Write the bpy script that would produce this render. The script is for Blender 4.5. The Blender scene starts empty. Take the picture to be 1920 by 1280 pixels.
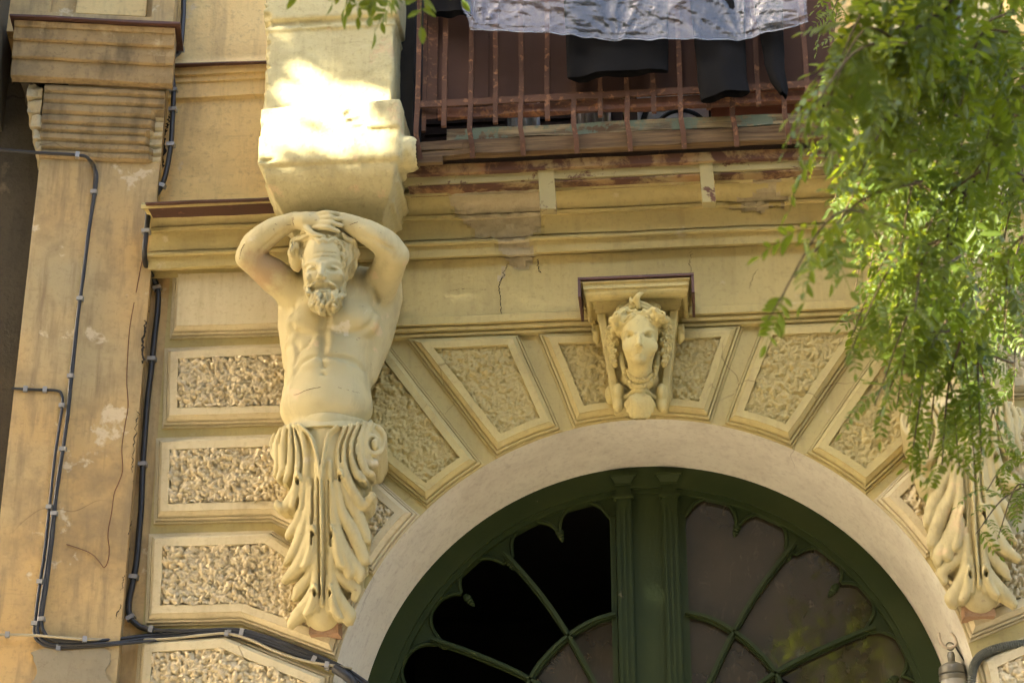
import bpy, math, random
import numpy as np
from mathutils import Vector, noise as mnoise
# ------------------------------------------------------------------ camera, sky, sun, exposure
scn = bpy.context.scene
COL = scn.collection
FPX = 3824.0                                   # focal length in pixels of a 1920 px wide picture
TH, PS = math.radians(25.0), math.radians(5.24)
FW = np.array([-math.sin(PS)*math.cos(TH), math.cos(PS)*math.cos(TH), math.sin(TH)])
RT = np.array([math.cos(PS), math.sin(PS), 0.0])
UPV = np.cross(RT, FW)
CAMP = np.array([0, 0, 5.33]) - 8.83*FW
cd = bpy.data.cameras.new('camera'); cam = bpy.data.objects.new('camera', cd); COL.objects.link(cam)
cd.sensor_width = 36.0; cd.lens = 36.0*FPX/1920.0; cd.clip_end = 500; cd.clip_start = 0.1
cam.location = CAMP; cam.rotation_euler = (math.pi/2+TH, 0, PS)
cd.dof.use_dof = True; cd.dof.focus_distance = 8.55; cd.dof.aperture_fstop = 5.0
scn.camera = cam
S = np.array([-0.78, -0.55, 0.42]); S /= np.linalg.norm(S)      # towards the sun
SUN_EL = math.asin(S[2]); SUN_AZ = math.atan2(S[0], S[1])
w = bpy.data.worlds.new('World'); scn.world = w; w.use_nodes = True
nt = w.node_tree; bg = nt.nodes['Background']
sky = nt.nodes.new('ShaderNodeTexSky'); sky.sky_type = 'NISHITA'; sky.sun_disc = False
sky.sun_elevation = SUN_EL; sky.sun_rotation = SUN_AZ
sky.air_density = 0.8; sky.dust_density = 7.0; sky.ozone_density = 0.3
nt.links.new(sky.outputs[0], bg.inputs[0]); bg.inputs[1].default_value = 0.15
sl = bpy.data.lights.new('sun', 'SUN'); sl.energy = 3.8; sl.angle = math.radians(0.53); sl.color = (1.0, 0.90, 0.74)
so = bpy.data.objects.new('sun', sl); COL.objects.link(so)
so.rotation_euler = Vector(S).to_track_quat('Z', 'Y').to_euler(); so.location = (-8, -6, 14)
vs = scn.view_settings
scn.display_settings.display_device = 'sRGB'
vs.view_transform = 'Standard'; vs.look = 'None'; vs.gamma = 1.0; vs.use_curve_mapping = False
vs.exposure = 3.3
scn.cycles.max_bounces = 6; scn.cycles.diffuse_bounces = 3; scn.cycles.glossy_bounces = 2; scn.cycles.transparent_max_bounces = 12
scn.cycles.use_adaptive_sampling = True; scn.cycles.adaptive_threshold = 0.04

# ------------------------------------------------------------------ helpers
rng = np.random.default_rng(7); random.seed(7)
def U(px, py, y=0.0):
    """point of the plane Y=y that the lens images at this pixel of the photograph"""
    d = FW + RT*(px-960)/FPX + UPV*(640-py)/FPX
    return CAMP + d*((y-CAMP[1])/d[1])
def UP(px, py, p0, n):
    d = FW + RT*(px-960)/FPX + UPV*(640-py)/FPX
    return CAMP + d*(np.dot(np.asarray(p0)-CAMP, n)/np.dot(d, n))
def tag(o, label=None, cat=None, group=None, kind=None):
    for k, v in (('label', label), ('category', cat), ('group', group), ('kind', kind)):
        if v: o[k] = v
    return o
ORG = {}
def empty(name, loc, label=None, cat=None, group=None):
    o = bpy.data.objects.new(name, None); COL.objects.link(o)
    o.location = loc; o.empty_display_size = 0.2
    ORG[o] = np.array(loc, float)
    return tag(o, label, cat, group)
def obj(name, V, F, mat, parent=None, smooth=False, rings=None):
    """one mesh object from world-space vertices; child offsets are taken from the parent's own origin"""
    V = np.asarray(V, float).reshape(-1, 3)
    base = sum_org(parent) if parent else None
    c = np.array([V[:, 0].mean(), V[:, 1].mean(), V[:, 2].min()])
    me = bpy.data.meshes.new(name)
    W = V - c
    if isinstance(F, np.ndarray):
        n = F.shape[1]
        me.vertices.add(len(W)); me.vertices.foreach_set('co', W.astype(np.float32).ravel())
        me.loops.add(F.size); me.loops.foreach_set('vertex_index', F.astype(np.int32).ravel())
        me.polygons.add(len(F)); me.polygons.foreach_set('loop_start', np.arange(0, F.size, n, dtype=np.int32))
        me.update(calc_edges=True)
    else:
        me.from_pydata(W.tolist(), [], [list(f) for f in F]); me.update()
    me.validate()
    if smooth: me.polygons.foreach_set('use_smooth', [True]*len(me.polygons))
    if mat: me.materials.append(mat)
    o = bpy.data.objects.new(name, me); COL.objects.link(o)
    if parent:
        o.parent = parent; o.location = c - base
    else:
        o.location = c
    ORG[o] = c
    return o
def sum_org(p):
    return ORG[p]
def smooth_angle(o, deg=35):
    me = o.data
    me.polygons.foreach_set('use_smooth', [True]*len(me.polygons))
    try: me.set_sharp_from_angle(angle=math.radians(deg))
    except Exception: pass
class MB:
    def __init__(s): s.v = []; s.f = []
    def add(s, V, F):
        b = len(s.v); s.v += [tuple(p) for p in V]; s.f += [tuple(i+b for i in f) for f in F]; return s
    def hexa(s, P):                              # 8 corners: bottom loop then top loop
        return s.add(P, [(3,2,1,0),(4,5,6,7),(0,1,5,4),(1,2,6,5),(2,3,7,6),(3,0,4,7)])
    def box(s, a, b):
        x0,y0,z0 = a; x1,y1,z1 = b
        return s.hexa([(x0,y0,z0),(x1,y0,z0),(x1,y1,z0),(x0,y1,z0),(x0,y0,z1),(x1,y0,z1),(x1,y1,z1),(x0,y1,z1)])
    def bar(s, p, q, w, d=None, up=(0,1,0)):      # rectangular bar from p to q
        p = np.asarray(p, float); q = np.asarray(q, float); d = d or w
        t = q-p; t /= np.linalg.norm(t); a = np.cross(t, up); a /= np.linalg.norm(a)+1e-9; b = np.cross(a, t)
        c = [(-1,-1),(1,-1),(1,1),(-1,1)]
        return s.hexa([p+a*i*w/2+b*j*d/2 for i, j in c]+[q+a*i*w/2+b*j*d/2 for i, j in c])
    def tube(s, pts, r, n=8, cap=True):
        pts = np.asarray(pts, float); m = len(pts); r = np.broadcast_to(np.asarray(r, float), (m,))
        T = np.gradient(pts, axis=0); T /= np.linalg.norm(T, axis=1)[:, None]+1e-12
        ref = np.array([0, 1, 0.]) if abs(T[0][1]) < .9 else np.array([1., 0, 0])
        b = len(s.v); a = np.cross(T[0], ref); a /= np.linalg.norm(a)
        for i in range(m):
            a = a - T[i]*np.dot(a, T[i]); a /= np.linalg.norm(a)+1e-12; c = np.cross(T[i], a)
            for k in range(n):
                q = 2*math.pi*k/n
                s.v.append(tuple(pts[i]+r[i]*(a*math.cos(q)+c*math.sin(q))))
        for i in range(m-1):
            for k in range(n):
                k2 = (k+1) % n
                s.f.append((b+i*n+k, b+i*n+k2, b+(i+1)*n+k2, b+(i+1)*n+k))
        if cap:
            s.f.append(tuple(b+k for k in range(n))[::-1]); s.f.append(tuple(b+(m-1)*n+k for k in range(n)))
        return s
    def lathe(s, c, prof, n=20):                  # prof: (r, dz) about the vertical axis
        b = len(s.v)
        for r, z in prof:
            for k in range(n):
                q = 2*math.pi*k/n; s.v.append((c[0]+r*math.cos(q), c[1]+r*math.sin(q), c[2]+z))
        for i in range(len(prof)-1):
            for k in range(n):
                k2 = (k+1) % n; s.f.append((b+i*n+k, b+i*n+k2, b+(i+1)*n+k2, b+(i+1)*n+k))
        s.f.append(tuple(b+k for k in range(n))[::-1]); s.f.append(tuple(b+(len(prof)-1)*n+k for k in range(n)))
        return s
    def strip(s, A, B):                           # quad strip between two polylines
        b = len(s.v); n = len(A); s.v += [tuple(p) for p in A]+[tuple(p) for p in B]
        for i in range(n-1): s.f.append((b+i, b+i+1, b+n+i+1, b+n+i))
        return s
    def obj(s, name, mat, parent=None, smooth=None):
        o = obj(name, s.v, s.f, mat, parent)
        if smooth: smooth_angle(o, smooth)
        return o
def spline(pts, n=8):
    P = np.asarray(pts, float); out = []
    Q = np.vstack([2*P[0]-P[1], P, 2*P[-1]-P[-2]])
    for i in range(len(P)-1):
        p0, p1, p2, p3 = Q[i:i+4]
        for t in np.linspace(0, 1, n, endpoint=False):
            out.append(.5*((2*p1)+(-p0+p2)*t+(2*p0-5*p1+4*p2-p3)*t*t+(-p0+3*p1-3*p2+p3)*t**3))
    out.append(P[-1]); return np.array(out)
def vnoise(p, sc=1.0, oct=3, seed=0.0):
    return mnoise.fractal(Vector((p[0]*sc+seed, p[1]*sc+seed*1.7, p[2]*sc-seed)), 1.0, 2.0, oct)

# ------------------------------------------------------------------ materials
def srgb(r, g, b):
    f = lambda c: (c/255/12.92) if c/255 <= .04045 else ((c/255+.055)/1.055)**2.4
    return (f(r), f(g), f(b), 1)
class N:
    def __init__(s, name):
        s.m = bpy.data.materials.new(name); s.m.use_nodes = True
        s.t = s.m.node_tree; s.b = s.t.nodes['Principled BSDF']; s.out = s.t.nodes['Material Output']
        s.geo = s.t.nodes.new('ShaderNodeNewGeometry')
    def new(s, t, **kw):
        n = s.t.nodes.new(t)
        for k, v in kw.items():
            if k in n.inputs: n.inputs[k].default_value = v
            else: setattr(n, k, v)
        return n
    def link(s, a, b): s.t.links.new(a, b)
    def pos(s, scale=(1, 1, 1)):
        m = s.new('ShaderNodeMapping'); m.inputs['Scale'].default_value = scale
        s.link(s.geo.outputs['Position'], m.inputs['Vector']); return m.outputs[0]
    def noise(s, sc, det=4, rough=.55, scale=(1, 1, 1), dist=0.0):
        n = s.new('ShaderNodeTexNoise', Scale=sc, Detail=det, Roughness=rough, Distortion=dist)
        s.link(s.pos(scale), n.inputs['Vector']); return n.outputs['Fac']
    def voro(s, sc, feature='F1', scale=(1, 1, 1), warp=0.0):
        n = s.new('ShaderNodeTexVoronoi', Scale=sc); n.feature = feature
        v = s.pos(scale)
        if warp:
            no = s.new('ShaderNodeTexNoise', Scale=sc*1.7, Detail=3)
            s.link(v, no.inputs['Vector'])
            mx = s.new('ShaderNodeMixRGB', blend_type='ADD', Fac=warp)
            s.link(v, mx.inputs[1]); s.link(no.outputs['Color'], mx.inputs[2]); v = mx.outputs[0]
        s.link(v, n.inputs['Vector']); return n.outputs['Distance']
    def ramp(s, fac, stops):
        r = s.new('ShaderNodeValToRGB'); e = r.color_ramp.elements
        while len(e) < len(stops): e.new(.5)
        for q, (p, c) in zip(e, stops):
            q.position = p; q.color = c if len(c) == 4 else (*c, 1)
        s.link(fac, r.inputs[0]); return r.outputs[0]
    def g(s, fac, a, b): return s.ramp(fac, [(a, (0, 0, 0, 1)), (b, (1, 1, 1, 1))])
    def mix(s, fac, a, b, mode='MIX'):
        m = s.new('ShaderNodeMixRGB', blend_type=mode)
        for i, v in ((0, fac), (1, a), (2, b)):
            if hasattr(v, 'links') or hasattr(v, 'is_linked'): s.link(v, m.inputs[i])
            else: m.inputs[i].default_value = v
        return m.outputs[0]
    def mul(s, a, b):
        m = s.new('ShaderNodeMath', operation='MULTIPLY')
        for i, v in ((0, a), (1, b)):
            if hasattr(v, 'is_linked'): s.link(v, m.inputs[i])
            else: m.inputs[i].default_value = v
        return m.outputs[0]
    def bump(s, hts):                              # [(height socket, strength, distance)]
        prev = None
        for h, st, di in hts:
            b = s.new('ShaderNodeBump', Strength=st, Distance=di); s.link(h, b.inputs['Height'])
            if prev: s.link(prev, b.inputs['Normal'])
            prev = b.outputs[0]
        s.link(prev, s.b.inputs['Normal'])
    def done(s, col, rough=.85, spec=.3):
        if hasattr(col, 'is_linked'): s.link(col, s.b.inputs['Base Color'])
        else: s.b.inputs['Base Color'].default_value = col
        s.b.inputs['Roughness'].default_value = rough
        s.b.inputs['Specular IOR Level'].default_value = spec
        return s.m
def stucco(name, base, alt, patch, dirt, streak=.35, patch_amt=(.66, .74), crack=.02, bump=.25, grain=.004, streak_scale=(7, 7, .8), blotch=.3, cracks=True):
    n = N(name)
    c = n.mix(n.g(n.noise(1.3, 3, .6), .38, .64), base, alt)
    c = n.mix(n.mul(n.g(n.noise(3.1, 4, .62, streak_scale), .50, .72), streak), c, dirt)
    c = n.mix(n.mul(n.g(n.noise(2.3, 5, .7), .50, .66), blotch), c, dirt)
    ptch = n.g(n.noise(5.5, 5, .62), *patch_amt); c = n.mix(ptch, c, patch)
    fine = n.noise(46, 3, .65)
    c = n.mix(n.mul(n.g(fine, .54, .72), .42), c, dirt)
    c = n.mix(n.mul(n.g(n.noise(8, 4, .7, (1.1, 1.1, 6)), .59, .68), .24), c, dirt)
    cr = n.voro(1.15, 'DISTANCE_TO_EDGE', warp=.5) if cracks else n.noise(1, 0)
    line = n.mul(ptch, 0.0) if not cracks else n.mul(n.ramp(cr, [(0, (1, 1, 1)), (crack*.22, (0, 0, 0))]), n.g(n.noise(1.1, 1), .57, .62))
    c = n.mix(n.mul(line, .6), c, (dirt[0]*.35, dirt[1]*.32, dirt[2]*.3, 1))
    h = n.new('ShaderNodeMath', operation='MULTIPLY_ADD'); n.link(fine, h.inputs[0]); h.inputs[1].default_value = grain/.004*.5*(bump/.25)
    n.link(n.mul(n.mix(1.0, ptch, line, 'ADD'), -.35), h.inputs[2])
    n.bump([(h.outputs[0], .55, .006)])
    return n.done(c, .88, .25)
M = {}
M['ochre'] = stucco('ochre_olive_stucco', (.505, .412, .168, 1), (.455, .376, .156, 1), (.56, .48, .28, 1), (.33, .25, .11, 1))
M['cream'] = stucco('cream_olive_paint', (.53, .44, .18, 1), (.48, .395, .16, 1), (.60, .43, .25, 1), (.30, .25, .14, 1), patch_amt=(.69, .75), bump=.15)
M['quoin'] = stucco('tan_stone', (.575, .495, .295, 1), (.535, .455, .265, 1), (.62, .54, .35, 1), (.36, .285, .16, 1), crack=.01)
M['orange'] = stucco('orange_plaster', (.56, .37, .145, 1), (.44, .35, .18, 1), (.62, .51, .31, 1), (.27, .195, .10, 1), streak=.85, patch_amt=(.615, .66), blotch=.75)
M['grime'] = stucco('grimy_plaster', (.42, .29, .13, 1), (.31, .235, .12, 1), (.54, .42, .23, 1), (.12, .09, .05, 1), blotch=.6, streak=.8, patch_amt=(.60, .70), streak_scale=(3, 3, .9))
M['upper'] = stucco('warm_yellow_plaster', (.74, .52, .215, 1), (.70, .53, .235, 1), (.58, .47, .33, 1), (.36, .24, .12, 1), streak=.4)  # base colour raised to carry the bounced light on this wall
M['soffit'] = stucco('grey_white_soffit', (.58, .55, .435, 1), (.62, .59, .47, 1), (.56, .52, .44, 1), (.34, .29, .22, 1), streak=.3, patch_amt=(.74, .8), crack=.012, bump=.1)
M['pedestal'] = stucco('pale_render', (.56, .495, .255, 1), (.52, .455, .23, 1), (.56, .43, .23, 1), (.30, .24, .12, 1), patch_amt=(.62, .67), bump=.45, grain=.006)
def rough_stone(name, a, b, dk):
    n = N(name)
    c = n.mix(n.g(n.noise(14, 5, .65), .35, .65), a, b)
    c = n.mix(n.mul(n.g(n.noise(60, 4, .7), .5, .75), .5), c, dk)
    n.bump([(n.noise(170, 4, .75), .6, .005)])
    return n.done(c, .95, .15)
M['popcorn'] = rough_stone('pinkish_popcorn_stucco', (.76, .645, .40, 1), (.70, .58, .345, 1), (.56, .45, .255, 1))
M['vermic'] = rough_stone('painted_rough_stucco', (.53, .43, .178, 1), (.48, .385, .16, 1), (.34, .265, .12, 1))
M['brick'] = rough_stone('broken_brick', (.42, .25, .13, 1), (.36, .24, .15, 1), (.16, .09, .05, 1))
def statue_mat():
    n = N('cream_painted_plaster')
    c = n.mix(n.g(n.noise(2.2, 5, .6), .35, .65), (.53, .45, .225, 1), (.46, .39, .19, 1))
    c = n.mix(n.g(n.noise(6.5, 4, .55), .655, .70), c, (.57, .44, .235, 1))
    c = n.mix(n.g(n.noise(5.0, 5, .6, dist=.5), .66, .70), c, (.57, .50, .31, 1))
    c = n.mix(n.mul(n.g(n.noise(9, 5, .7, (1, 1, .3)), .50, .72), .55), c, (.28, .225, .11, 1))
    vd = n.new('ShaderNodeVectorMath', operation='DISTANCE'); n.link(n.geo.outputs['Position'], vd.inputs[0]); vd.inputs[1].default_value = tuple(U(500, 500, -.36))
    ad = n.new('ShaderNodeMath', operation='MULTIPLY_ADD'); n.link(n.noise(14, 4, .65), ad.inputs[0]); ad.inputs[1].default_value = .16; n.link(vd.outputs['Value'], ad.inputs[2])
    c = n.mix(n.mul(n.ramp(ad.outputs[0], [(.14, (1, 1, 1)), (.20, (0, 0, 0))]), .75), c, (.34, .21, .10, 1))          # washed-off paint on one arm
    sp = n.g(n.noise(38, 2, .5), .72, .75); c = n.mix(n.mul(sp, .7), c, (.30, .23, .12, 1))
    n.bump([(n.noise(90, 4, .65), .25, .005)])
    return n.done(c, .72, .35)
M['statue'] = statue_mat()
M['mask'] = stucco('olive_cream_mask_paint', (.53, .44, .18, 1), (.48, .395, .16, 1), (.60, .50, .26, 1), (.28, .22, .11, 1), patch_amt=(.70, .74), bump=.12, cracks=False)
def paint(name, base, alt, wear, amt=(.70, .76), rough=.5, bump=.15, sc=7, spec=.4):
    n = N(name)
    c = n.mix(n.g(n.noise(3, 4), .4, .65), base, alt)
    wr = n.g(n.noise(sc, 7, .68, dist=.4), *amt); c = n.mix(wr, c, wear)
    n.bump([(n.noise(60, 4, .6), bump, .004), (wr, -.3, .003)])
    return n.done(c, rough, spec)
M['green'] = paint('dark_green_door_paint', (.022, .034, .009, 1), (.030, .041, .011, 1), (.14, .12, .07, 1), (.69, .715), .6, .2, 8, .18)
M['rust'] = paint('rusty_iron', (.20, .085, .045, 1), (.12, .06, .04, 1), (.32, .15, .06, 1), (.52, .62), .75, .5, 26)
M['brownbar'] = paint('brown_railing_iron', (.115, .058, .034, 1), (.075, .040, .025, 1), (.22, .11, .055, 1), (.55, .63), .75, .5, 30, .15)
M['oliveiron'] = paint('olive_painted_iron', (.34, .285, .12, 1), (.29, .24, .105, 1), (.11, .05, .025, 1), (.56, .61), .8, .4, 9)
M['rustpaint'] = paint('rust_eaten_paint', (.27, .205, .09, 1), (.25, .12, .045, 1), (.085, .038, .02, 1), (.45, .56), .85, .5, 8)
M['darkrust'] = paint('dark_rusty_iron', (.055, .032, .02, 1), (.035, .024, .016, 1), (.14, .07, .03, 1), (.58, .68), .9, .5, 14)
M['flash'] = paint('brown_metal_flashing', (.10, .045, .03, 1), (.07, .035, .025, 1), (.18, .09, .06, 1), (.6, .7), .6, .2, 12)
M['sheet'] = paint('brown_sheet_metal', (.074, .043, .031, 1), (.088, .051, .037, 1), (.11, .065, .045, 1), (.66, .8), .9, .05, 4, .08)
def wood(name, a, b, green=None):
    n = N(name)
    c = n.mix(n.g(n.noise(9, 6, .65, (.35, 6, 6)), .4, .62), a, b)
    c = n.mix(n.g(n.noise(5, 4, .6, (.6, 3, 3)), .55, .66), c, (.10, .06, .03, 1))
    if green: c = n.mix(n.g(n.noise(7, 5, .7), .47, .53), c, green)
    n.bump([(n.noise(18, 6, .6, (.3, 6, 6)), .5, .006)])
    return n.done(c, .85, .2)
M['wood'] = wood('weathered_wood', (.165, .108, .05, 1), (.075, .046, .024, 1))
M['woodgreen'] = wood('flaking_green_wood', (.30, .23, .12, 1), (.09, .07, .04, 1), (.125, .15, .10, 1))
def plain(name, col, rough=.6, spec=.3, bump=0, sc=60, metal=0):
    n = N(name); n.b.inputs['Metallic'].default_value = metal
    c = n.mix(n.g(n.noise(6, 4), .35, .65), col, (col[0]*.8, col[1]*.8, col[2]*.8, 1))
    if bump: n.bump([(n.noise(sc, 4, .6), bump, .004)])
    return n.done(c, rough, spec)
M['cable'] = plain('black_cable_rubber', (.025, .025, .024, 1), .45, .45)
M['beige_cable'] = plain('beige_cable', (.42, .36, .22, 1), .6)
M['clip'] = plain('galvanised_clip', (.40, .39, .36, 1), .5, .5, .2, 60, .7)
M['wire'] = plain('rusty_wire', (.16, .07, .04, 1), .8)
M['cloth'] = plain('black_cloth', (.0085, .008, .0076, 1), .9, .12, .25, 500)
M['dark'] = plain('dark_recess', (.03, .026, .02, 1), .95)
M['crackline'] = plain('brown_crack', (.13, .09, .045, 1), .95)
M['darkwall'] = stucco('mossy_shade_dark_plaster', (.085, .068, .04, 1), (.06, .052, .035, 1), (.14, .115, .07, 1), (.035, .032, .02, 1), bump=.5)  # recess shade painted in together with moss and dirt
# ------------------------------------------------------------------ ground
AX, AZ, AR = 0.552, 3.647, 1.2965              # arch centre and radius in the facade plane
def ground():
    n = N('worn_street_paving')
    c = n.mix(n.g(n.noise(.6, 5), .35, .65), (.34, .29, .22, 1), (.28, .24, .18, 1))
    n.bump([(n.noise(30, 5, .6), .3, .01)])
    return n.done(c, .9)
o = MB().add([(-60,-60,0),(60,-60,0),(60,.0,0),(-60,.0,0)], [(0,1,2,3)]).obj('ground', ground()); tag(o, kind='structure')

# ------------------------------------------------------------------ the building: walls
BLD = empty('apartment_building', (AX, 0, 0), 'ochre stucco building front with arched gateway, rusticated blocks and layered cornice', 'building')
XL, XR = -2.9, 3.9
def wall_field():
    m = MB(); zt = 5.80
    th = np.linspace(0, math.pi, 97); ax = AX-AR*np.cos(th); az = AZ+AR*np.sin(th)
    top = [(x, 0, zt) for x in ax]; bot = [(x, 0, z) for x, z in zip(ax, az)]
    m.strip(bot, top)
    xs = -1.535; MB().add([(XL,0,0),(xs,0,0),(xs,0,zt),(XL,0,zt)], [(0,1,2,3)]).obj('wall_strip', M['orange'], BLD)
    m.add([(xs,0,0),(AX-AR,0,0),(AX-AR,0,AZ),(AX-AR,0,zt),(xs,0,zt)], [(0,1,2,3,4)])
    m.add([(AX+AR,0,0),(XR,0,0),(XR,0,zt),(AX+AR,0,zt),(AX+AR,0,AZ)], [(0,1,2,3,4)])
    return m.obj('wall', M['ochre'], BLD)
wall_field()
def soffit():                                        # slightly splayed, narrowing towards the door
    m = MB(); th = np.linspace(0, math.pi, 97); ys = np.linspace(0.0, .56, 8); V = []; F = []; n = 99
    for y in ys:
        R = AR-.0525*y/.45; V += [(AX-R, y, 0)]+[(AX-R*math.cos(t), y, AZ+R*math.sin(t)) for t in th]+[(AX+R, y, 0)]
    for j in range(len(ys)-1):
        for i in range(n-1): F.append((j*n+i, j*n+i+1, (j+1)*n+i+1, (j+1)*n+i))
    m.add(V, F); return m.obj('arch_soffit', M['soffit'], BLD, 40)
soffit()

# ------------------------------------------------------------------ horizontal mouldings
def resample(P, mx=.014):
    out = [P[0]]
    for a, b in zip(P[:-1], P[1:]):
        a = np.array(a); b = np.array(b); k = max(1, int(np.linalg.norm(b-a)/mx))
        out += [tuple(a+(b-a)*i/k) for i in range(1, k+1)]
    return out
def run(name, prof, x0, x1, mat, parent, dx=.02, wob=.0016, disp=None, mat2=None, seed=0., frame=None, back=True):
    """profile [(y, z)] swept along x (or along a turned frame), slightly uneven as run by hand"""
    P = np.array(resample(prof)); nx = max(2, int((x1-x0)/dx)); xs = np.linspace(x0, x1, nx)
    V = np.zeros((nx, len(P), 3)); msk = np.zeros((nx, len(P)))
    for i, x in enumerate(xs):
        for j, (y, z) in enumerate(P):
            w_ = vnoise((x, y*3, z), 5, 3, seed)*wob
            yy, zz = y+w_, z+vnoise((x, y*3, z), 3, 2, seed+9)*wob*1.3
            if disp is not None:
                dd, mm = disp(x, y, z); yy += dd; msk[i, j] = mm
            V[i, j] = (x, yy, zz)
    F = []; idx = lambda i, j: i*len(P)+j; mi = []
    for i in range(nx-1):
        for j in range(len(P)-1):
            F.append((idx(i,j), idx(i,j+1), idx(i+1,j+1), idx(i+1,j)))
            mi.append(1 if (msk[i,j]+msk[i+1,j]+msk[i,j+1]+msk[i+1,j+1]) > 2 else 0)
    V = V.reshape(-1, 3)
    # close both ends
    VV = V.tolist(); yb = max(p[0] for p in prof)+.02
    for i in (0, nx-1):
        b = len(VV); VV += [(xs[i], yb, P[0][1]), (xs[i], yb, P[-1][1])]
        F.append([idx(i, j) for j in range(len(P))]+[b+1, b]); mi.append(0)
    VV = np.array(VV)
    if frame is not None: VV = frame(VV)
    o = obj(name, VV, F, mat, parent)
    if mat2:
        o.data.materials.append(mat2); o.data.polygons.foreach_set('material_index', mi)
    smooth_angle(o, 28)
    return o
def prof(col, L): return [(y, U(col, py, y)[2]) for py, y in L]
def cove(py0, y0, py1, y1, n=7, bulge=1):
    out = []
    for t in np.linspace(0, 1, n):
        a = t*math.pi/2
        if bulge > 0: out.append((py0+(py1-py0)*math.sin(a)**1.0, y0+(y1-y0)*(1-math.cos(a))))
        else: out.append((py0+(py1-py0)*(1-math.cos(a)), y0+(y1-y0)*math.sin(a)))
    return out
def inpoly(x, y, poly):
    c = False; n = len(poly)
    for i in range(n):
        x1, y1 = poly[i]; x2, y2 = poly[(i+1) % n]
        if (y1 > y) != (y2 > y) and x < (x2-x1)*(y-y1)/(y2-y1)+x1: c = not c
    return c
def inpoly_np(x, y, poly):
    c = np.zeros(x.shape, bool); n = len(poly)
    for i in range(n):
        (x1, y1), (x2, y2) = poly[i], poly[(i+1) % n]
        if y1 == y2: continue
        c ^= ((y1 > y) != (y2 > y)) & (x < (x2-x1)*(y-y1)/(y2-y1)+x1)
    return c
BRK = [(815,345),(870,352),(1010,330),(1022,395),(1018,430),(985,448),(1000,462),(985,486),(950,470),(930,448),(880,430),(860,400),(835,380)]
BRKW = [tuple(U(px, py, -.15)[[0, 2]]) for px, py in BRK]
BRK2 = [tuple(U(px, py, -.15)[[0, 2]]) for px, py in [(1372,372),(1420,360),(1490,368),(1470,384),(1400,392),(1368,388)]]
BRK3 = [tuple(U(px, py, -.06)[[0, 2]]) for px, py in [(925,520),(945,505),(958,490),(952,512),(930,528)]]
def brk(x, y, z):
    nx_ = x+vnoise((x, 0, z), 14, 3, 3)*.03; nz_ = z+vnoise((x, 0, z), 14, 3, 8)*.03
    if any(inpoly(nx_, nz_, b) for b in (BRKW, BRK2)):
        return .012+vnoise((x, 0, z), 40, 4, 1)*.009, 1
    if inpoly(nx_, nz_, BRK3): return .003, 1
    return 0, 0
CORN = prof(926, [(351,-.285),(355,-.30),(362,-.298)]+cove(362,-.292,397,-.165,8,-1)[1:]+[(397.0,-.148),(398.6,-.148),(399.0,-.174),(405,-.172),(408.5,-.135),(443.5,-.130),(443.8,-.114),(445.6,-.114),(446,-.140),(448,-.146),(451,-.147),(454,-.140),(455.5,-.118),(477,-.114),(481,-.070),(481.5,-.045),(495,-.05),(496,.0)])
FRZ = prof(926, [(483,-.0615),(589,-.060),(589.4,-.072),(603,-.070),(606.5,-.052),(607,-.040),(608.5,-.040),(609,-.052),(615,-.050),(618.5,-.030),(619.5,-.022),(620.5,-.034),(625.5,-.032),(632,.0)])
M['mortar'] = rough_stone('exposed_mortar', (.50, .425, .255, 1), (.43, .36, .21, 1), (.28, .22, .125, 1))
XC0 = U(276, 440, -.17)[0]
run('cornice', CORN, XC0, XR, M['ochre'], BLD, .017, .0018, brk, M['mortar'])
XS = U(640, 540, -.06)[0]
run('frieze', FRZ, XS, 2*AX-XS, M['ochre'], BLD, .017, .0018, brk, M['mortar'])
# top of the cornice: the ledge, and the storey above it
ztop = CORN[0][1]
m = MB(); m.add([(XC0,-.285,ztop),(XR,-.285,ztop),(XR,.06,ztop+.01),(XC0,.06,ztop+.01)], [(0,1,2,3)]); m.obj('ledge', M['ochre'], BLD)
UW = prof(410, [(-420,.03),(-120,.03),(108,.03),(112,.025),(122,-.012),(137,-.012),(140,.002),(150,.004),(153,.014),(180,.015),(184,.028),(190,.036),(330,.036),(340,.034),(385,.034)])
run("upper_wall", UW, XL, XR, M["upper"], BLD, .03, .003)
def plate(name, pts, th, mat, parent):             # thin sheet from front polygon, extruded upward
    m = MB(); n = len(pts); V = [tuple(p) for p in pts]+[(p[0], p[1], p[2]+th) for p in pts]
    F = [tuple(range(n))[::-1], tuple(range(n, 2*n))]+[(i, (i+1) % n, n+(i+1) % n, n+i) for i in range(n)]
    m.add(V, F); return m.obj(name, mat, parent)
def flashing(pxa, pxb, col, py, y0, y1, parent, th=.006, name='metal_flashing'):
    z = U(col, py, y0)[2]; xa = U(pxa, py, y0)[0]; xb = U(pxb, py, y0)[0]; n = 14
    F_ = [(x, y0+vnoise((x,0,z),4,2)*.006, z+vnoise((x,0,z),3,2,4)*.006) for x in np.linspace(xa, xb, n)]
    B_ = [(x, y1, z+.012) for x in np.linspace(xb, xa, n)]
    return plate(name, F_+B_, th, M['flash'], parent)
flashing(272, 520, 400, 376, -.325, .03, BLD)
flashing(320, 520, 400, 119, -.045, .03, BLD)

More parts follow.
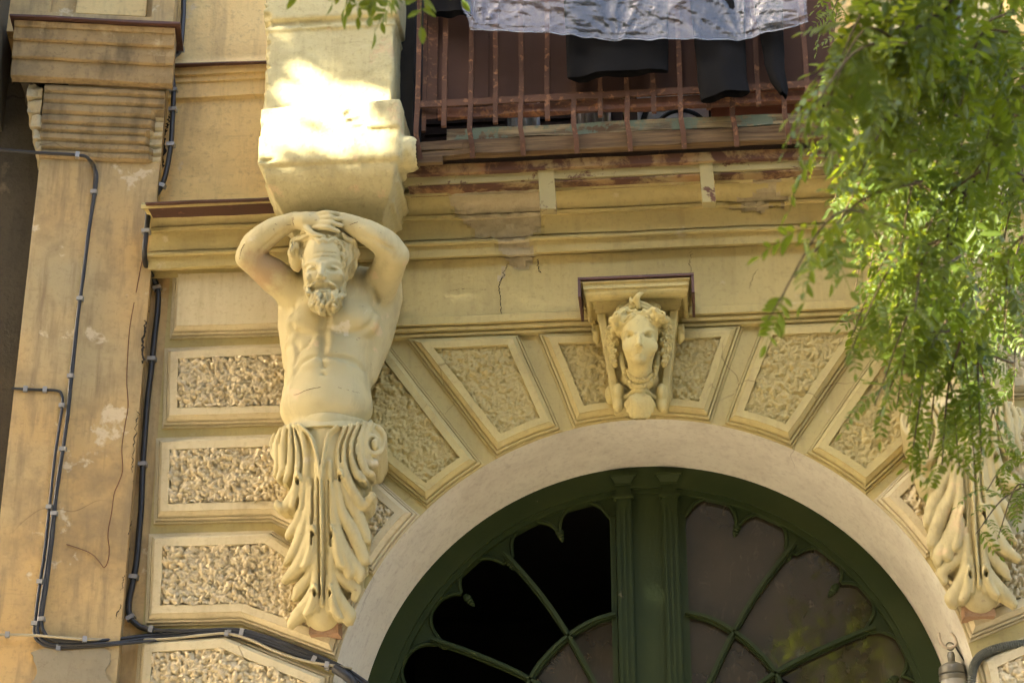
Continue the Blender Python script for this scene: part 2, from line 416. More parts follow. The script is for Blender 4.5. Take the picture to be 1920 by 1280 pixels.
# ------------------------------------------------------------------ raised blocks with moulded edges
def offset_poly(P, d):
    P = np.asarray(P, float); n = len(P)
    A = .5*sum(P[i][0]*P[(i+1) % n][1]-P[(i+1) % n][0]*P[i][1] for i in range(n)); s = 1 if A > 0 else -1
    out = []
    for i in range(n):
        a, b, c = P[i-1], P[i], P[(i+1) % n]
        e1 = (b-a)/np.linalg.norm(b-a); e2 = (c-b)/np.linalg.norm(c-b)
        n1 = s*np.array([e1[1], -e1[0]]); n2 = s*np.array([e2[1], -e2[0]])
        k = 1+np.dot(n1, n2); out.append(b+(n1+n2)*d/max(k, .35))
    return np.array(out)
def densify(P, mx=.03):
    out = []
    n = len(P)
    for i in range(n):
        a = np.array(P[i]); b = np.array(P[(i+1) % n]); k = max(1, int(np.linalg.norm(b-a)/mx))
        out += [a+(b-a)*j/k for j in range(k)]
    return np.array(out)
EDGE = [(0.0,-.055),(.002,-.050),(.009,-.0455),(.016,-.037),(.0175,-.028),(.0180,-.017),(.0205,-.017),(.0212,-.026),(.029,-.0245),(.0300,-.004),(.0330,-.004),(.0336,-.0115),(.0395,-.010),(.040,.0)]
def lattice2(nx, nz, cell, seed):
    r = np.random.default_rng(seed+77); G = r.normal(size=(nx//cell+3, nz//cell+3)); x = np.arange(nx)/cell; z = np.arange(nz)/cell; i = x.astype(int); j = z.astype(int); fx = (x-i)[:, None]; fz = (z-j)[None, :]
    return G[np.ix_(i, j)]*(1-fx)*(1-fz)+G[np.ix_(i+1, j)]*fx*(1-fz)+G[np.ix_(i, j+1)]*(1-fx)*fz+G[np.ix_(i+1, j+1)]*fx*fz
def lumps(nx, nz, h, kind, seed):
    r = np.random.default_rng(seed); H = np.zeros((nx, nz))
    if kind == 'popcorn': num, ra, rb, amp = int(nx*nz*h*h*15000), .0036, .0120, 1.15
    else: num, ra, rb, amp = int(nx*nz*h*h*16000), .0038, .0095, .85
    for _ in range(num):
        cx, cz = r.random()*nx*h, r.random()*nz*h; R0 = ra+(rb-ra)*r.random()**1.7
        i0, i1 = max(0, int((cx-R0)/h)), min(nx, int((cx+R0)/h)+2); j0, j1 = max(0, int((cz-R0)/h)), min(nz, int((cz+R0)/h)+2)
        if i1 <= i0 or j1 <= j0: continue
        X = np.arange(i0, i1)[:, None]*h-cx; Z = np.arange(j0, j1)[None, :]*h-cz
        an = r.random()*3.14; sx = .9+.2*r.random(); xr = X*math.cos(an)+Z*math.sin(an); zr = -X*math.sin(an)+Z*math.cos(an)
        q = np.sqrt(np.maximum(R0*R0-(xr*sx)**2-(zr/sx)**2, 0))*amp+(.012*r.random())*(1 if kind == 'popcorn' else .55)*((xr**2+zr**2) < R0*R0)
        H[i0:i1, j0:j1] = np.maximum(H[i0:i1, j0:j1], q)
    if kind != 'popcorn':                          # brushed over with paint: softer, with ridges dragged through
        K = H.copy(); K[1:-1, 1:-1] = (H[1:-1, 1:-1]*2+H[:-2, 1:-1]+H[2:, 1:-1]+H[1:-1, :-2]+H[1:-1, 2:])/6; H = K; H = H*.85+.006*np.clip(lattice2(nx, nz, 5, seed), 0, 1)
    H = H*(1+.30*np.clip(lattice2(nx, nz, 17, seed), -1, 1))                  # worn and fuller areas
    return H+r.normal(0, .0019 if kind == 'popcorn' else .0014, H.shape)
bseed = [10]
def block(P, mat, parent, border=None, kind='popcorn', rmat=None, name='rusticated_block', arc=None):
    P = np.array(P)
    Pd = densify(P); loops = [(offset_poly(P, o_), y) for o_, y in EDGE][::-1]
    seq = []
    for L, y in loops: seq.append(([densify_like(P, L)][0], y))
    if border:
        Q = offset_poly(P, -border); seq.append((densify_like(P, Q), -.0555)); Q2 = offset_poly(P, -border-.004); seq.append((densify_like(P, Q2), -.030))
    m = MB(); n = len(seq[0][0]); bseed[0] += 1; sd = bseed[0]
    for L, y in seq:
        for (x, z) in L:
            k = vnoise((x, y, z), 6, 3, sd)*.002
            m.v.append((x+k, y+vnoise((x, y, z), 5, 2, sd+5)*.0016, z+vnoise((x, y, z), 6, 3, sd+9)*.002))
    for a in range(len(seq)-1):
        for i in range(n): m.f.append((a*n+i, a*n+(i+1) % n, (a+1)*n+(i+1) % n, (a+1)*n+i))
    m.f.append(tuple((len(seq)-1)*n+i for i in range(n)))
    o = m.obj(name, mat, parent, 24)
    if border:
        Q = offset_poly(P, -border-.001); h = .0042
        x0, z0 = Q.min(0); x1, z1 = Q.max(0); nx = int((x1-x0)/h)+2; nz = int((z1-z0)/h)+2
        H = lumps(nx, nz, h, kind, sd)
        V = np.zeros((nx, nz, 3)); V[:, :, 0] = x0+np.arange(nx)[:, None]*h; V[:, :, 2] = z0+np.arange(nz)[None, :]*h
        V[:, :, 1] = -.033-H*1.2; ins = np.zeros((nx-1, nz-1), bool)
        V[:, :, 0] += np.random.default_rng(sd).normal(0, .0012, (nx, nz)); V[:, :, 2] += np.random.default_rng(sd+1).normal(0, .0012, (nx, nz))
        cx = x0+(np.arange(nx-1)[:, None]+.5)*h+np.zeros((1, nz-1)); cz = z0+(np.arange(nz-1)[None, :]+.5)*h+np.zeros((nx-1, 1))
        ins = inpoly_np(cx+.005*np.sin(cz*90+sd), cz+.005*np.sin(cx*80), Q)
        ii, jj = np.nonzero(ins); F = np.stack([ii*nz+jj, (ii+1)*nz+jj, (ii+1)*nz+jj+1, ii*nz+jj+1], 1)
        us = np.unique(F); mp = np.full(nx*nz, -1); mp[us] = np.arange(len(us))
        r_ = obj('rough_panel', V.reshape(-1, 3)[us], mp[F], rmat, o, True)
    return o
def densify_like(P, L, mx=.03):                     # same subdivision for every offset loop
    out = []; n = len(P)
    for i in range(n):
        k = max(1, int(np.linalg.norm(np.array(P[(i+1) % n])-np.array(P[i]))/mx))
        out += [L[i]+(L[(i+1) % n]-L[i])*j/k for j in range(k)]
    return np.array(out)
def arcpts(a0, a1, r, n): return [(AX+r*math.sin(t), AZ+r*math.cos(t)) for t in np.linspace(a0, a1, n)]
RF = AR+.0405
def rel(L): return [(AX+x, AZ+z) for x, z in L]
def ang(x, z): return math.atan2(x, z)
def px2(L): return [tuple(U(px, py, -.055)[[0, 2]]) for px, py in L]
def mirror(P): return [(2*AX-x, z) for x, z in P][::-1]
ztv = 1.672
Vs = []
Vs.append(rel([(-.11,ztv),(-.391,ztv)])+arcpts(ang(-.262,1.31), ang(-.10,1.334), RF, 5))                # beside the keystone
Vs.append(rel([(-.545,ztv),(-.945,ztv)])+arcpts(ang(-.604,1.187), ang(-.387,1.272), RF, 6))
Vs.append(rel([(-1.118,ztv),(-1.31,ztv),(-1.31,1.335)])+arcpts(ang(-.910,.980), ang(-.722,1.118), RF, 6))
lab = None
for P in Vs:
    block(P, M['ochre'], BLD, .030, 'v', M['vermic'], 'voussoir')
    block(mirror(P), M['ochre'], BLD, .030, 'v', M['vermic'], 'voussoir')
def arc_px(pa, pb, n):
    a = U(*pa, -.055); b = U(*pb, -.055)
    return arcpts(ang(a[0]-AX, a[2]-AZ), ang(b[0]-AX, b[2]-AZ), RF, n)
Q = {}
Q['A'] = px2([(335,514),(640,504),(640,601),(331,611)])
Q['B'] = px2([(320,659),(640,647),(640,769),(317,778.6)])
Q['C'] = px2([(304,829),(602,819)])+arc_px((760,960),(702,1052),6)+px2([(510,953),(301,958)])
Q['D'] = px2([(290.5,1010),(501,1004)])+arc_px((676,1110),(622,1207),6)+px2([(451,1145),(284.5,1149.5)])
Q['E'] = px2([(271,1207),(418,1198.5)])+arc_px((603,1272),(585,1400),5)+px2([(420,1378),(258,1390)])
for k, P in Q.items():
    for PP in (P, mirror(P)):
        block(PP, M['quoin'], BLD, None if k == 'A' else .033, 'popcorn', M['popcorn'], 'quoin_block')

# ------------------------------------------------------------------ neighbouring building on the left
NB = empty('neighbouring_building', (-2.6, 0, 0), 'stained orange plaster pilaster with broken ribbed capital at the left edge', 'building')
NA = math.radians(10.5); TR_ = np.array([math.cos(NA), math.sin(NA), 0]); NN = np.array([math.sin(NA), -math.cos(NA), 0])
N0 = U(297, 340, -.10)                              # a point of the pilaster's right edge
def nframe(V):                                      # local (s, -d, z) -> world
    V = np.asarray(V); return N0*np.array([1, 1, 0])+V[:, :1]*TR_+(-V[:, 1:2])*NN+V[:, 2:3]*np.array([0, 0, 1])
def nloc(px, py, d=0.0):
    p = UP(px, py, N0+NN*d, NN); return np.dot(p-N0, TR_), -d, p[2]
def nprof(col, L): return [(-d, nloc(col, py, d)[2]) for py, d in L]
s1 = 0.0; s0 = nloc(75, 300)[0]
zc = nloc(190, 297)[2]
run('pilaster', [(-.0, zc+.02), (0, 0)], s0, s1, M['orange'], NB, .05, .005, frame=nframe, seed=3)
m = MB(); P = [(s1,0,0),(s1,.35,0),(s1,.35,9),(s1,0,9)]
m.add(nframe(np.array(P)).tolist(), [(0,1,2,3)]); m.obj('pilaster_side', M['orange'], NB)
cap = [(303,.0),(300,.012)]
pys = [300, 284, 268, 251, 236, 217, 196, 178, 163]
for i, (a, b) in enumerate(zip(pys[:-1], pys[1:])):
    d = .014+.007*i
    cap += [(a-1, d), (a-(a-b)*.35, d+.010), (b+4, d+.012), (b+2.5, d+.002), (b+.5, d+.003)]
def chip(x, y, z):
    e = vnoise((x, 0, z), 9, 4, 2)
    le = (s0+.05+.03*vnoise((0,0,z), 12, 2, 5))-x; re = x-(s1-.045-.03*vnoise((0,0,z), 10, 2, 7))
    dd = 0; mm = 0
    if re > 0 and z < zc+.22: dd = .022+.012*e; mm = 1
    return dd, mm
run('ribbed_capital', nprof(190, cap), s0-.004, s1+.004, M['grime'], NB, .018, .0035, chip, M['mortar'], 5, nframe)
ent = [(162,.060),(156,.072),(152,.094),(150,.100),(141,.105),(118,.109),(116.5,.119),(113,.126),(109,.128),(84,.134),(82.5,.144),(79,.151),(76,.152),(58,.157),(56.5,.165),(53,.170),(46,.174)]
run('entablature', nprof(190, ent), nloc(22, 100, .14)[0], s1+.035, M['grime'], NB, .02, .004, None, None, 8, nframe)
ze = nloc(190, 46, .172)[2]
F_ = [(s, -.20, ze+.004+vnoise((s,0,0),3,2)*.006) for s in np.linspace(nloc(14, 46, .22)[0], s1+.06, 10)]
B_ = [(s, .05, ze+.02) for s in np.linspace(s1+.06, nloc(14, 46, .22)[0], 10)]
plate('metal_flashing', nframe(np.array(F_+B_)), .010, M['flash'], NB)
# the wall above the flashing with a sunk panel
z2 = ze+.02; m = MB(); sl_ = nloc(-40, 20)[0]
pa, pb, zb = nloc(142, 30)[0], nloc(286, 30)[0], nloc(190, 30, .05)[2]
def nbx(m, a, b): 
    x0,y0,z0 = a; x1,y1,z1 = b
    m.hexa(nframe(np.array([(x0,y0,z0),(x1,y0,z0),(x1,y1,z0),(x0,y1,z0),(x0,y0,z1),(x1,y0,z1),(x1,y1,z1),(x0,y1,z1)])).tolist())
m = MB(); nbx(m, (sl_,-.045,z2), (s1+.01,.2,zb+.01)); nbx(m, (pb,-.045,zb+.01), (s1+.01,.2,9)); nbx(m, (sl_,-.045,zb+.01), (pa-.12,.2,9)); nbx(m, (pa-.12,.02,zb+.01), (pb,.2,9))
m.obj('upper_storey', M['orange'], NB)
m = MB(); nbx(m, (pa,-.012,zb+.035), (pb-.03,.021,8.9)); m.obj('sunk_panel', M['upper'], NB)
# wall set back left of the pilaster, recess shade and moss in its colour, with broken blocks hanging on at its edge
m = MB(); nbx(m, (s0-2.2,.16,0), (s0+.06,.3,9)); m.obj('shade_dark_wall', M['darkwall'], NB)
m = MB(); nbx(m, (s0-.9,-.30,zc+.2), (nloc(12,100,.14)[0]-.03,.15,9)); m.obj('shade_dark_buttress', M['darkwall'], NB)
r_ = np.random.default_rng(4)
def lump_block(a, b, amp, seed, n=5):
    """box with chipped, uneven faces, in the neighbour's frame"""
    a = np.array(a); b = np.array(b); V = []; F = []
    def face(o, u, v):
        k = len(V)
        for i in range(n+1):
            for j in range(n+1):
                p = o+u*i/n+v*j/n; c = (a+b)/2; q = p-c
                q = q*(1-amp*(.5+vnoise(p, 14, 3, seed))); V.append(c+q)
        for i in range(n):
            for j in range(n): F.append((k+i*(n+1)+j, k+(i+1)*(n+1)+j, k+(i+1)*(n+1)+j+1, k+i*(n+1)+j+1))
    d = b-a; ex, ey, ez = np.diag(d)
    face(a, ex, ez); face(a+ey, ez, ex); face(a, ez, ey); face(a+ex, ey, ez); face(a, ey, ex); face(a+ez, ex, ey)
    return np.array(V), F
for i, (x0, x1, y0, y1) in enumerate([(50,82,152,180),(46,80,184,208),(55,80,214,236),(60,79,240,258),(63,78,262,284),(38,70,128,156)]):
    A = nloc(x0, y1, .05); B = nloc(x1, y0, .05)
    V, F = lump_block((A[0], -.05, A[2]), (B[0], .17, B[2]), .22, i)
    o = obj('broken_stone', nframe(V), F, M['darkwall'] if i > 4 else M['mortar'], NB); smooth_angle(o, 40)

# the ragged settlement crack between the two buildings
def crack(name, L, parent, seed, w0=.004, w1=.013, off=.003):
    P = [UP(px, py, N0+NN*off, NN) if np.dot(UP(px, py, N0+NN*off, NN)-N0, TR_) < 0 else U(px, py, -off) for px, py in L]; P = spline(P, 12); r = np.random.default_rng(seed); m = MB(); A = []; B = []
    for i, p in enumerate(P):
        j = r.normal(0, .004); w_ = r.uniform(w0, w1)*math.sin(math.pi*(i+1)/(len(P)+1))**.5; A.append(p+np.array([j-w_/2, -.0, r.normal(0,.002)])); B.append(p+np.array([j+w_/2, -.0, r.normal(0,.002)]))
    m.strip(A, B); return m.obj(name, M['dark'], parent)
crack('crack', [(284,520),(279,560),(274,600),(268,640),(266,680),(266,712)], NB, 1, .004, .014)
crack('crack', [(266,715),(259,770),(255,800),(250,850),(247,885)], NB, 2, .002, .006)
crack('crack', [(247,900),(246,950),(241,1000),(238,1045),(232,1080),(228,1110)], NB, 3, .002, .005)
crack('crack', [(320,215),(312,240),(308,262),(305,300),(303,320)], NB, 4, .006, .02)
crack('crack', [(234,1122),(226,1132),(218,1160)], NB, 5, .002, .005)

def hairline(L, parent, seed, y=-.0615, w_=.0016):
    P = spline([U(px, py, y-.0015) for px, py in L], 10); r = np.random.default_rng(seed); A = []; B = []
    for i, p in enumerate(P):
        j = r.normal(0, .003); q = w_*r.uniform(.5, 1.4); A.append(p+np.array([j-q, 0, 0])); B.append(p+np.array([j+q, 0, r.normal(0, .001)]))
    MB().strip(A, B).obj('crack', M['dark'], parent)
hairline([(953,494),(944,515),(936,535),(938,560),(939,588)], BLD, 1)
hairline([(1010,485),(1009,500),(1014,512)], BLD, 2); hairline([(1296,470),(1294,490),(1298,512)], BLD, 3, w_=.0011)
hairline([(845,545),(870,541),(912,543)], BLD, 4, w_=.0011); hairline([(1405,540),(1412,520),(1420,505)], BLD, 5, w_=.0009)

# cement repair at the foot of the pilaster, and a smaller one higher up
M['cement'] = stucco('grey_cement_repair', (.33, .275, .17, 1), (.29, .25, .16, 1), (.44, .36, .22, 1), (.18, .145, .09, 1), cracks=False)
for L in ([(58,1222),(92,1212),(118,1220),(150,1216),(196,1214),(208,1232),(198,1262),(203,1300),(52,1305),(70,1262)],):
    P = [UP(px, py, N0+NN*.008, NN) for px, py in L]; P = spline(P+[P[0]], 5)[:-1]; r2 = np.random.default_rng(len(L)); P = P+r2.normal(0, .002, P.shape)*np.array([1, 0, 1])
    n_ = len(P); V = list(P)+[p-NN*.02 for p in P]; obj('cement_patch', V, [tuple(range(n_))]+[(i, (i+1) % n_, n_+(i+1) % n_, n_+i) for i in range(n_)], M['cement'] if len(L) > 9 else M['cream'], NB)

# ------------------------------------------------------------------ house across the street, behind the photographer (mirrored in the door glass)
OPP = empty('house_across_street', (0, -14, 0), 'brown house front across the street, seen only mirrored in the fanlight glass', 'building')
M['brownwall'] = stucco('brown_house_wall', (.25, .20, .135, 1), (.21, .175, .12, 1), (.30, .25, .18, 1), (.13, .10, .07, 1))
MB().box((-16, -15, 0), (16, -14, 11.5)).obj('wall', M['brownwall'], OPP)
MB().box((-16.2, -15, 11.5), (16.2, -13.6, 11.8)).obj('eaves', M['brownwall'], OPP)
for fl in range(3):
    for k in range(-4, 5):
        x = k*3.2; z = 1.2+fl*3.5
        f = MB().box((x-.6, -13.99, z), (x+.6, -13.93, z+2.0)).obj('window', M['pale_frame'] if 'pale_frame' in M else M['wood'], OPP)
        MB().box((x-.5, -13.925, z+.1), (x+.5, -13.92, z+1.9)).obj('pane', M['dark'], f)
# ------------------------------------------------------------------ sculpting engine: distance fields on a grid, surface nets
def lattice_noise(X, Y, Z, sc, seed=0):
    r = np.random.default_rng(seed); T = r.random((32, 32, 32)).astype(np.float32)
    x, y, z = np.broadcast_arrays(X*sc, Y*sc, Z*sc)
    i, j, k = (np.floor(q).astype(np.int32) for q in (x, y, z)); fx, fy, fz = x-i, y-j, z-k
    fx, fy, fz = (q*q*(3-2*q) for q in (fx, fy, fz)); a = 0
    for dx in (0, 1):
        for dy in (0, 1):
            for dz in (0, 1):
                a = a+T[(i+dx) & 31, (j+dy) & 31, (k+dz) & 31]*(fx if dx else 1-fx)*(fy if dy else 1-fy)*(fz if dz else 1-fz)
    return a*2-1
class Sdf:
    def __init__(s, lo, hi, h):
        s.lo = np.array(lo, float); s.h = h; s.n = np.ceil((np.array(hi)-s.lo)/h).astype(int)+1
        s.ax = [(s.lo[i]+h*np.arange(s.n[i])).astype(np.float32) for i in range(3)]
        s.D = np.full(s.n, 1.0, np.float32)
    def win(s, lo, hi, m):
        a = np.clip(np.floor((np.array(lo)-m-s.lo)/s.h).astype(int), 0, s.n); b = np.clip(np.ceil((np.array(hi)+m-s.lo)/s.h).astype(int)+1, 0, s.n)
        sl = tuple(slice(i, j) for i, j in zip(a, b))
        if any(j <= i for i, j in zip(a, b)): return None, None
        return sl, (s.ax[0][sl[0]][:, None, None], s.ax[1][sl[1]][None, :, None], s.ax[2][sl[2]][None, None, :])
    def comb(s, sl, d, k, sub=False):
        D = s.D[sl]
        if sub:
            d = -d
            if k > 0:
                hh = np.clip(.5+.5*(d-D)/k, 0, 1); D[...] = D*(1-hh)+d*hh+k*hh*(1-hh)
            else: np.maximum(D, d, out=D)
        else:
            if k > 0:
                hh = np.clip(.5+.5*(d-D)/k, 0, 1); D[...] = d*(1-hh)+D*hh-k*hh*(1-hh)
            else: np.minimum(D, d, out=D)
    def ell(s, c, r, k=.02, rot=None, sub=False):
        c = np.array(c, float); r = np.array(np.broadcast_to(r, (3,)), float); R = r.max()
        sl, G = s.win(c-R, c+R, k+4*s.h)
        if sl is None: return s
        x, y, z = G[0]-c[0], G[1]-c[1], G[2]-c[2]
        if rot is not None:                       # rows of rot are the ellipsoid's own axes
            q = np.array(rot, float); x, y, z = (q[i][0]*x+q[i][1]*y+q[i][2]*z for i in range(3))
        k0 = np.sqrt((x/r[0])**2+(y/r[1])**2+(z/r[2])**2); k1 = np.sqrt((x/r[0]**2)**2+(y/r[1]**2)**2+(z/r[2]**2)**2)+1e-6
        s.comb(sl, (k0*(k0-1)/k1).astype(np.float32), k, sub); return s
    def cap(s, a, b, ra, rb, k=.02, sub=False, flat=None):
        a = np.array(a, float); b = np.array(b, float); R = max(ra, rb)
        sl, G = s.win(np.minimum(a, b)-R, np.maximum(a, b)+R, k+4*s.h)
        if sl is None: return s
        d = b-a; L = float(d@d)+1e-9
        x, y, z = G[0]-a[0], G[1]-a[1], G[2]-a[2]
        t = np.clip((x*d[0]+y*d[1]+z*d[2])/L, 0, 1)
        q = np.sqrt((x-t*d[0])**2+(y-t*d[1])**2+(z-t*d[2])**2)-(ra+(rb-ra)*t)
        s.comb(sl, q.astype(np.float32), k, sub); return s
    def chain(s, pts, rad, k=.01, sub=False, n=4, hard=True):
        P = spline(pts, n) if len(pts) > 2 else np.array(pts, float)
        rad = np.interp(np.linspace(0, 1, len(P)), np.linspace(0, 1, len(np.atleast_1d(rad))), np.atleast_1d(rad))
        R = rad.max(); sl, G = s.win(P.min(0)-R, P.max(0)+R, k+4*s.h)
        if sl is None: return s
        best = None
        for a, b, ra, rb in zip(P[:-1], P[1:], rad[:-1], rad[1:]):
            d = b-a; L = float(d@d)+1e-12; x, y, z = G[0]-a[0], G[1]-a[1], G[2]-a[2]
            t = np.clip((x*d[0]+y*d[1]+z*d[2])/L, 0, 1)
            q = np.sqrt((x-t*d[0])**2+(y-t*d[1])**2+(z-t*d[2])**2)-(ra+(rb-ra)*t)
            best = q if best is None else np.minimum(best, q)
        s.comb(sl, best.astype(np.float32), k, sub); return s
    def box(s, lo, hi, rnd=.006, k=.0, sub=False):
        lo = np.array(lo, float); hi = np.array(hi, float); sl, G = s.win(lo, hi, k+4*s.h)
        if sl is None: return s
        c = (lo+hi)/2; e = (hi-lo)/2-rnd
        q = [np.abs(G[i]-c[i])-e[i] for i in range(3)]
        o = np.sqrt(np.maximum(q[0], 0)**2+np.maximum(q[1], 0)**2+np.maximum(q[2], 0)**2)
        d = o+np.minimum(np.maximum(np.maximum(q[0], q[1]), q[2]), 0)-rnd
        s.comb(sl, d.astype(np.float32), k, sub); return s
    def fn(s, f, lo, hi, k=0., sub=False):
        sl, G = s.win(lo, hi, 4*s.h+k); s.comb(sl, np.broadcast_to(f(*G), s.D[sl].shape).astype(np.float32), k, sub); return s
    def at(s, p):
        q = (np.asarray(p)-s.lo)/s.h; i = np.round(q).astype(int)
        if (i < 0).any() or (i >= s.n).any(): return 1.0
        return float(s.D[tuple(i)])
    def surf(s, px, py, y0=-.75, y1=.05, dy=.0):
        """first surface point met by the sight line through a pixel"""
        y = y0
        while y < y1:
            p = U(px, py, y); v = s.at(p)
            if v < 0: return U(px, py, y+dy)
            y += max(.0015, min(v*.5, .02))
        return U(px, py, y1)
    def mesh(s):
        D = s.D; n0, n1, n2 = D.shape; ins = D < 0
        c = np.zeros((n0-1, n1-1, n2-1), np.int8)
        for dx in (0, 1):
            for dy in (0, 1):
                for dz in (0, 1): c += ins[dx:n0-1+dx, dy:n1-1+dy, dz:n2-1+dz]
        I, J, K = np.nonzero((c > 0) & (c < 8)); nv = len(I)
        idx = np.full(c.shape, -1, np.int32); idx[I, J, K] = np.arange(nv)
        acc = np.zeros((nv, 3)); cnt = np.zeros(nv)
        cor = [(a, b, d) for a in (0, 1) for b in (0, 1) for d in (0, 1)]
        for p in cor:
            for axn in range(3):
                if p[axn]: continue
                q = list(p); q[axn] = 1
                va = D[I+p[0], J+p[1], K+p[2]]; vb = D[I+q[0], J+q[1], K+q[2]]; mk = (va < 0) != (vb < 0)
                t = va[mk]/(va[mk]-vb[mk]); pt = np.tile(np.array(p, float), (mk.sum(), 1)); pt[:, axn] = t
                acc[mk] += pt; cnt[mk] += 1
        V = s.lo+(np.stack([I, J, K], 1)+acc/cnt[:, None])*s.h
        F = []
        for axn in range(3):
            sa = [slice(1, -1)]*3; sa[axn] = slice(0, -1); sb = [slice(1, -1)]*3; sb[axn] = slice(1, None)
            A = ins[tuple(sa)]; B = ins[tuple(sb)]; e = np.nonzero(A != B)
            base = [e[i]+(0 if i == axn else 1) for i in range(3)]; u, v = (axn+1) % 3, (axn+2) % 3
            def vid(du, dv):
                q = [b.copy() for b in base]; q[u] = q[u]-du; q[v] = q[v]-dv; return idx[q[0], q[1], q[2]]
            f = np.stack([vid(0, 0), vid(1, 0), vid(1, 1), vid(0, 1)], 1); fl = A[e]
            f[~fl] = f[~fl][:, ::-1]; F.append(f)
        return V, np.concatenate(F)
def relax(V, F, it=1, lam=.5):
    for _ in range(it):
        acc = np.zeros_like(V); cnt = np.zeros(len(V))
        for k in range(4):
            a = F[:, k]; b = F[:, (k+1) % 4]
            np.add.at(acc, a, V[b]); np.add.at(cnt, a, 1); np.add.at(acc, b, V[a]); np.add.at(cnt, b, 1)
        V = V+lam*(acc/np.maximum(cnt, 1)[:, None]-V)
    return V
def carve(name, sdf, mat, parent, it=1):
    V, F = sdf.mesh(); V = relax(V, F, it)
    # flip if the winding came out inside-out
    a, b, c = V[F[:, 0]], V[F[:, 1]], V[F[:, 2]]
    vol = (np.einsum('ij,ij->i', a-V.mean(0), np.cross(b-a, c-a))).sum()
    if vol < 0: F = F[:, ::-1].copy()
    return obj(name, V, F, mat, parent, True)
# ------------------------------------------------------------------ carved figure carrying the corbel
SB = U(600, 1165, -.12)                             # foot of the figure's leaf console
def pts(L): return [U(*p) for p in L]
def statue():
    st = empty('atlas_statue', tuple(SB), 'bearded bare-chested carved man, hands clasped overhead, left of the arch', 'statue', 'carved figures flanking the gateway')
    # ---- body, arms, hands: one continuous mesh
    lo = np.minimum(U(440, 800, -.05), U(440, 800, -.6)); hi = np.maximum(U(775, 385, -.55), U(775, 385, .05))
    s = Sdf((lo[0]-.01, -.60, U(600, 812, -.3)[2]-.01), (hi[0]+.02, -.03, U(600, 385, -.5)[2]+.03), .0056)
    E = lambda p, r, k=.03, **kw: s.ell(U(*p), r, k, **kw)
    E((629,612,-.22), (.205,.150,.205)); E((631,560,-.215), (.185,.130,.12), .05)
    E((614,700,-.240), (.180,.148,.17), .10); E((612,768,-.245), (.193,.152,.130), .10); E((612,830,-.24), (.19,.15,.10), .04)
    E((576,606,-.315), (.092,.058,.070), .03); E((672,602,-.312), (.090,.058,.072), .03)          # pectorals
    s.chain(pts([(726,505,-.19),(728,560,-.17),(712,640,-.18),(694,705,-.19)]), [.052,.062,.052,.03], .05)
    s.chain(pts([(546,548,-.22),(545,610,-.19),(547,680,-.20)]), [.055,.055,.035], .05)
    for x_, y_ in [(556,648),(560,668),(566,688)]: E((x_,y_,-.272), (.045,.055,.022), .035)          # ribs
    # neck and shoulders
    s.chain(pts([(625,560,-.26),(615,528,-.33),(610,500,-.38)]), [.085,.07,.07], .05)
    s.chain(pts([(560,545,-.24),(610,522,-.26),(690,528,-.23)]), [.06,.065,.06], .05)
    # his right arm (left in view)
    s.chain(pts([(552,545,-.26),(515,520,-.31),(468,482,-.375)]), [.078,.072,.056], .03)
    E((508,506,-.33), (.06,.052,.042), .03)
    s.chain(pts([(466,482,-.375),(480,458,-.40),(512,432,-.43),(553,413,-.455)]), [.053,.060,.053,.035], .018)
    # his left arm (right in view)
    s.chain(pts([(708,545,-.24),(724,512,-.31),(738,482,-.40)]), [.078,.073,.060], .03)
    E((727,492,-.37), (.055,.06,.05), .03)
    s.chain(pts([(742,478,-.41),(722,457,-.44),(688,435,-.455),(642,414,-.46)]), [.057,.061,.053,.036], .018)
    # hands: his right laid over his left, four fingers and a thumb each
    s.chain(pts([(628,412,-.455),(604,413,-.458)]), [.034,.030], .015)
    for i in range(4): s.chain(pts([(606,404+i*9,-.468),(584,402+i*10,-.462),(566,408+i*10,-.452)]), [.0135,.0125,.010], .004)
    s.chain(pts([(553,413,-.46),(574,414,-.475),(594,416,-.484)]), [.032,.040,.030], .012)
    for i, (x1, y1, x2, y2) in enumerate([(617,399,634,401),(621,408,640,411),(620,418,640,423),(615,427,634,434)]):
        s.chain(pts([(591,404+i*7.5,-.492),(x1-6,y1,-.510),(x1+4,y1+1,-.510),(x2,y2,-.496)]), [.0135,.0128,.0120,.0098], .0035)
    s.chain(pts([(572,424,-.485),(585,438,-.505),(606,444,-.505)]), [.016,.0135,.011], .006)
    for i in range(3):                              # the gaps between the fingers
        s.chain(pts([(604,404+i*9.2+4.6,-.528),(620,405.5+i*9.6+4.6,-.532),(636,409+i*9.6+4.6,-.520)]), [.0035,.0045,.0035], .003, sub=True)
    # surface anatomy, laid on where the sight lines meet the body
    def groove(L, r, k, dy=.0): s.chain([s.surf(px, py, dy=dy) for px, py in L], r, k, sub=True)
    def ridge(L, r, k, dy=.0): s.chain([s.surf(px, py, dy=dy) for px, py in L], r, k)
    groove([(547,612),(556,621),(575,627),(592,624),(603,616)], [.003,.006,.006,.006,.003], .026)
    groove([(622,616),(640,623),(665,622),(690,612),(700,596)], [.003,.006,.006,.006,.003], .026)
    groove([(611,590),(610,612),(607,630),(605,665)], [.002,.005,.004,.002], .035)
    groove([(552,702),(560,688),(575,676),(605,671),(640,672),(668,680),(684,696)], [.004,.008,.010,.009,.010,.008,.004], .020)
    groove([(606,675),(606,692)], [.006,.006], .02)
    groove([(552,640),(560,660),(552,684)], [.002,.004,.002], .02)
    ridge([(573,690),(590,680),(604,680),(622,680),(645,688)], [.006,.012,.012,.012,.006], .03, .012)
    E2 = lambda px, py, r, k, sub=False, dy=0: s.ell(s.surf(px, py, dy=dy), r, k, sub=sub)
    E2(606, 701, (.012,.012,.007), .006, True); E2(606, 694, (.016,.010,.006), .010)
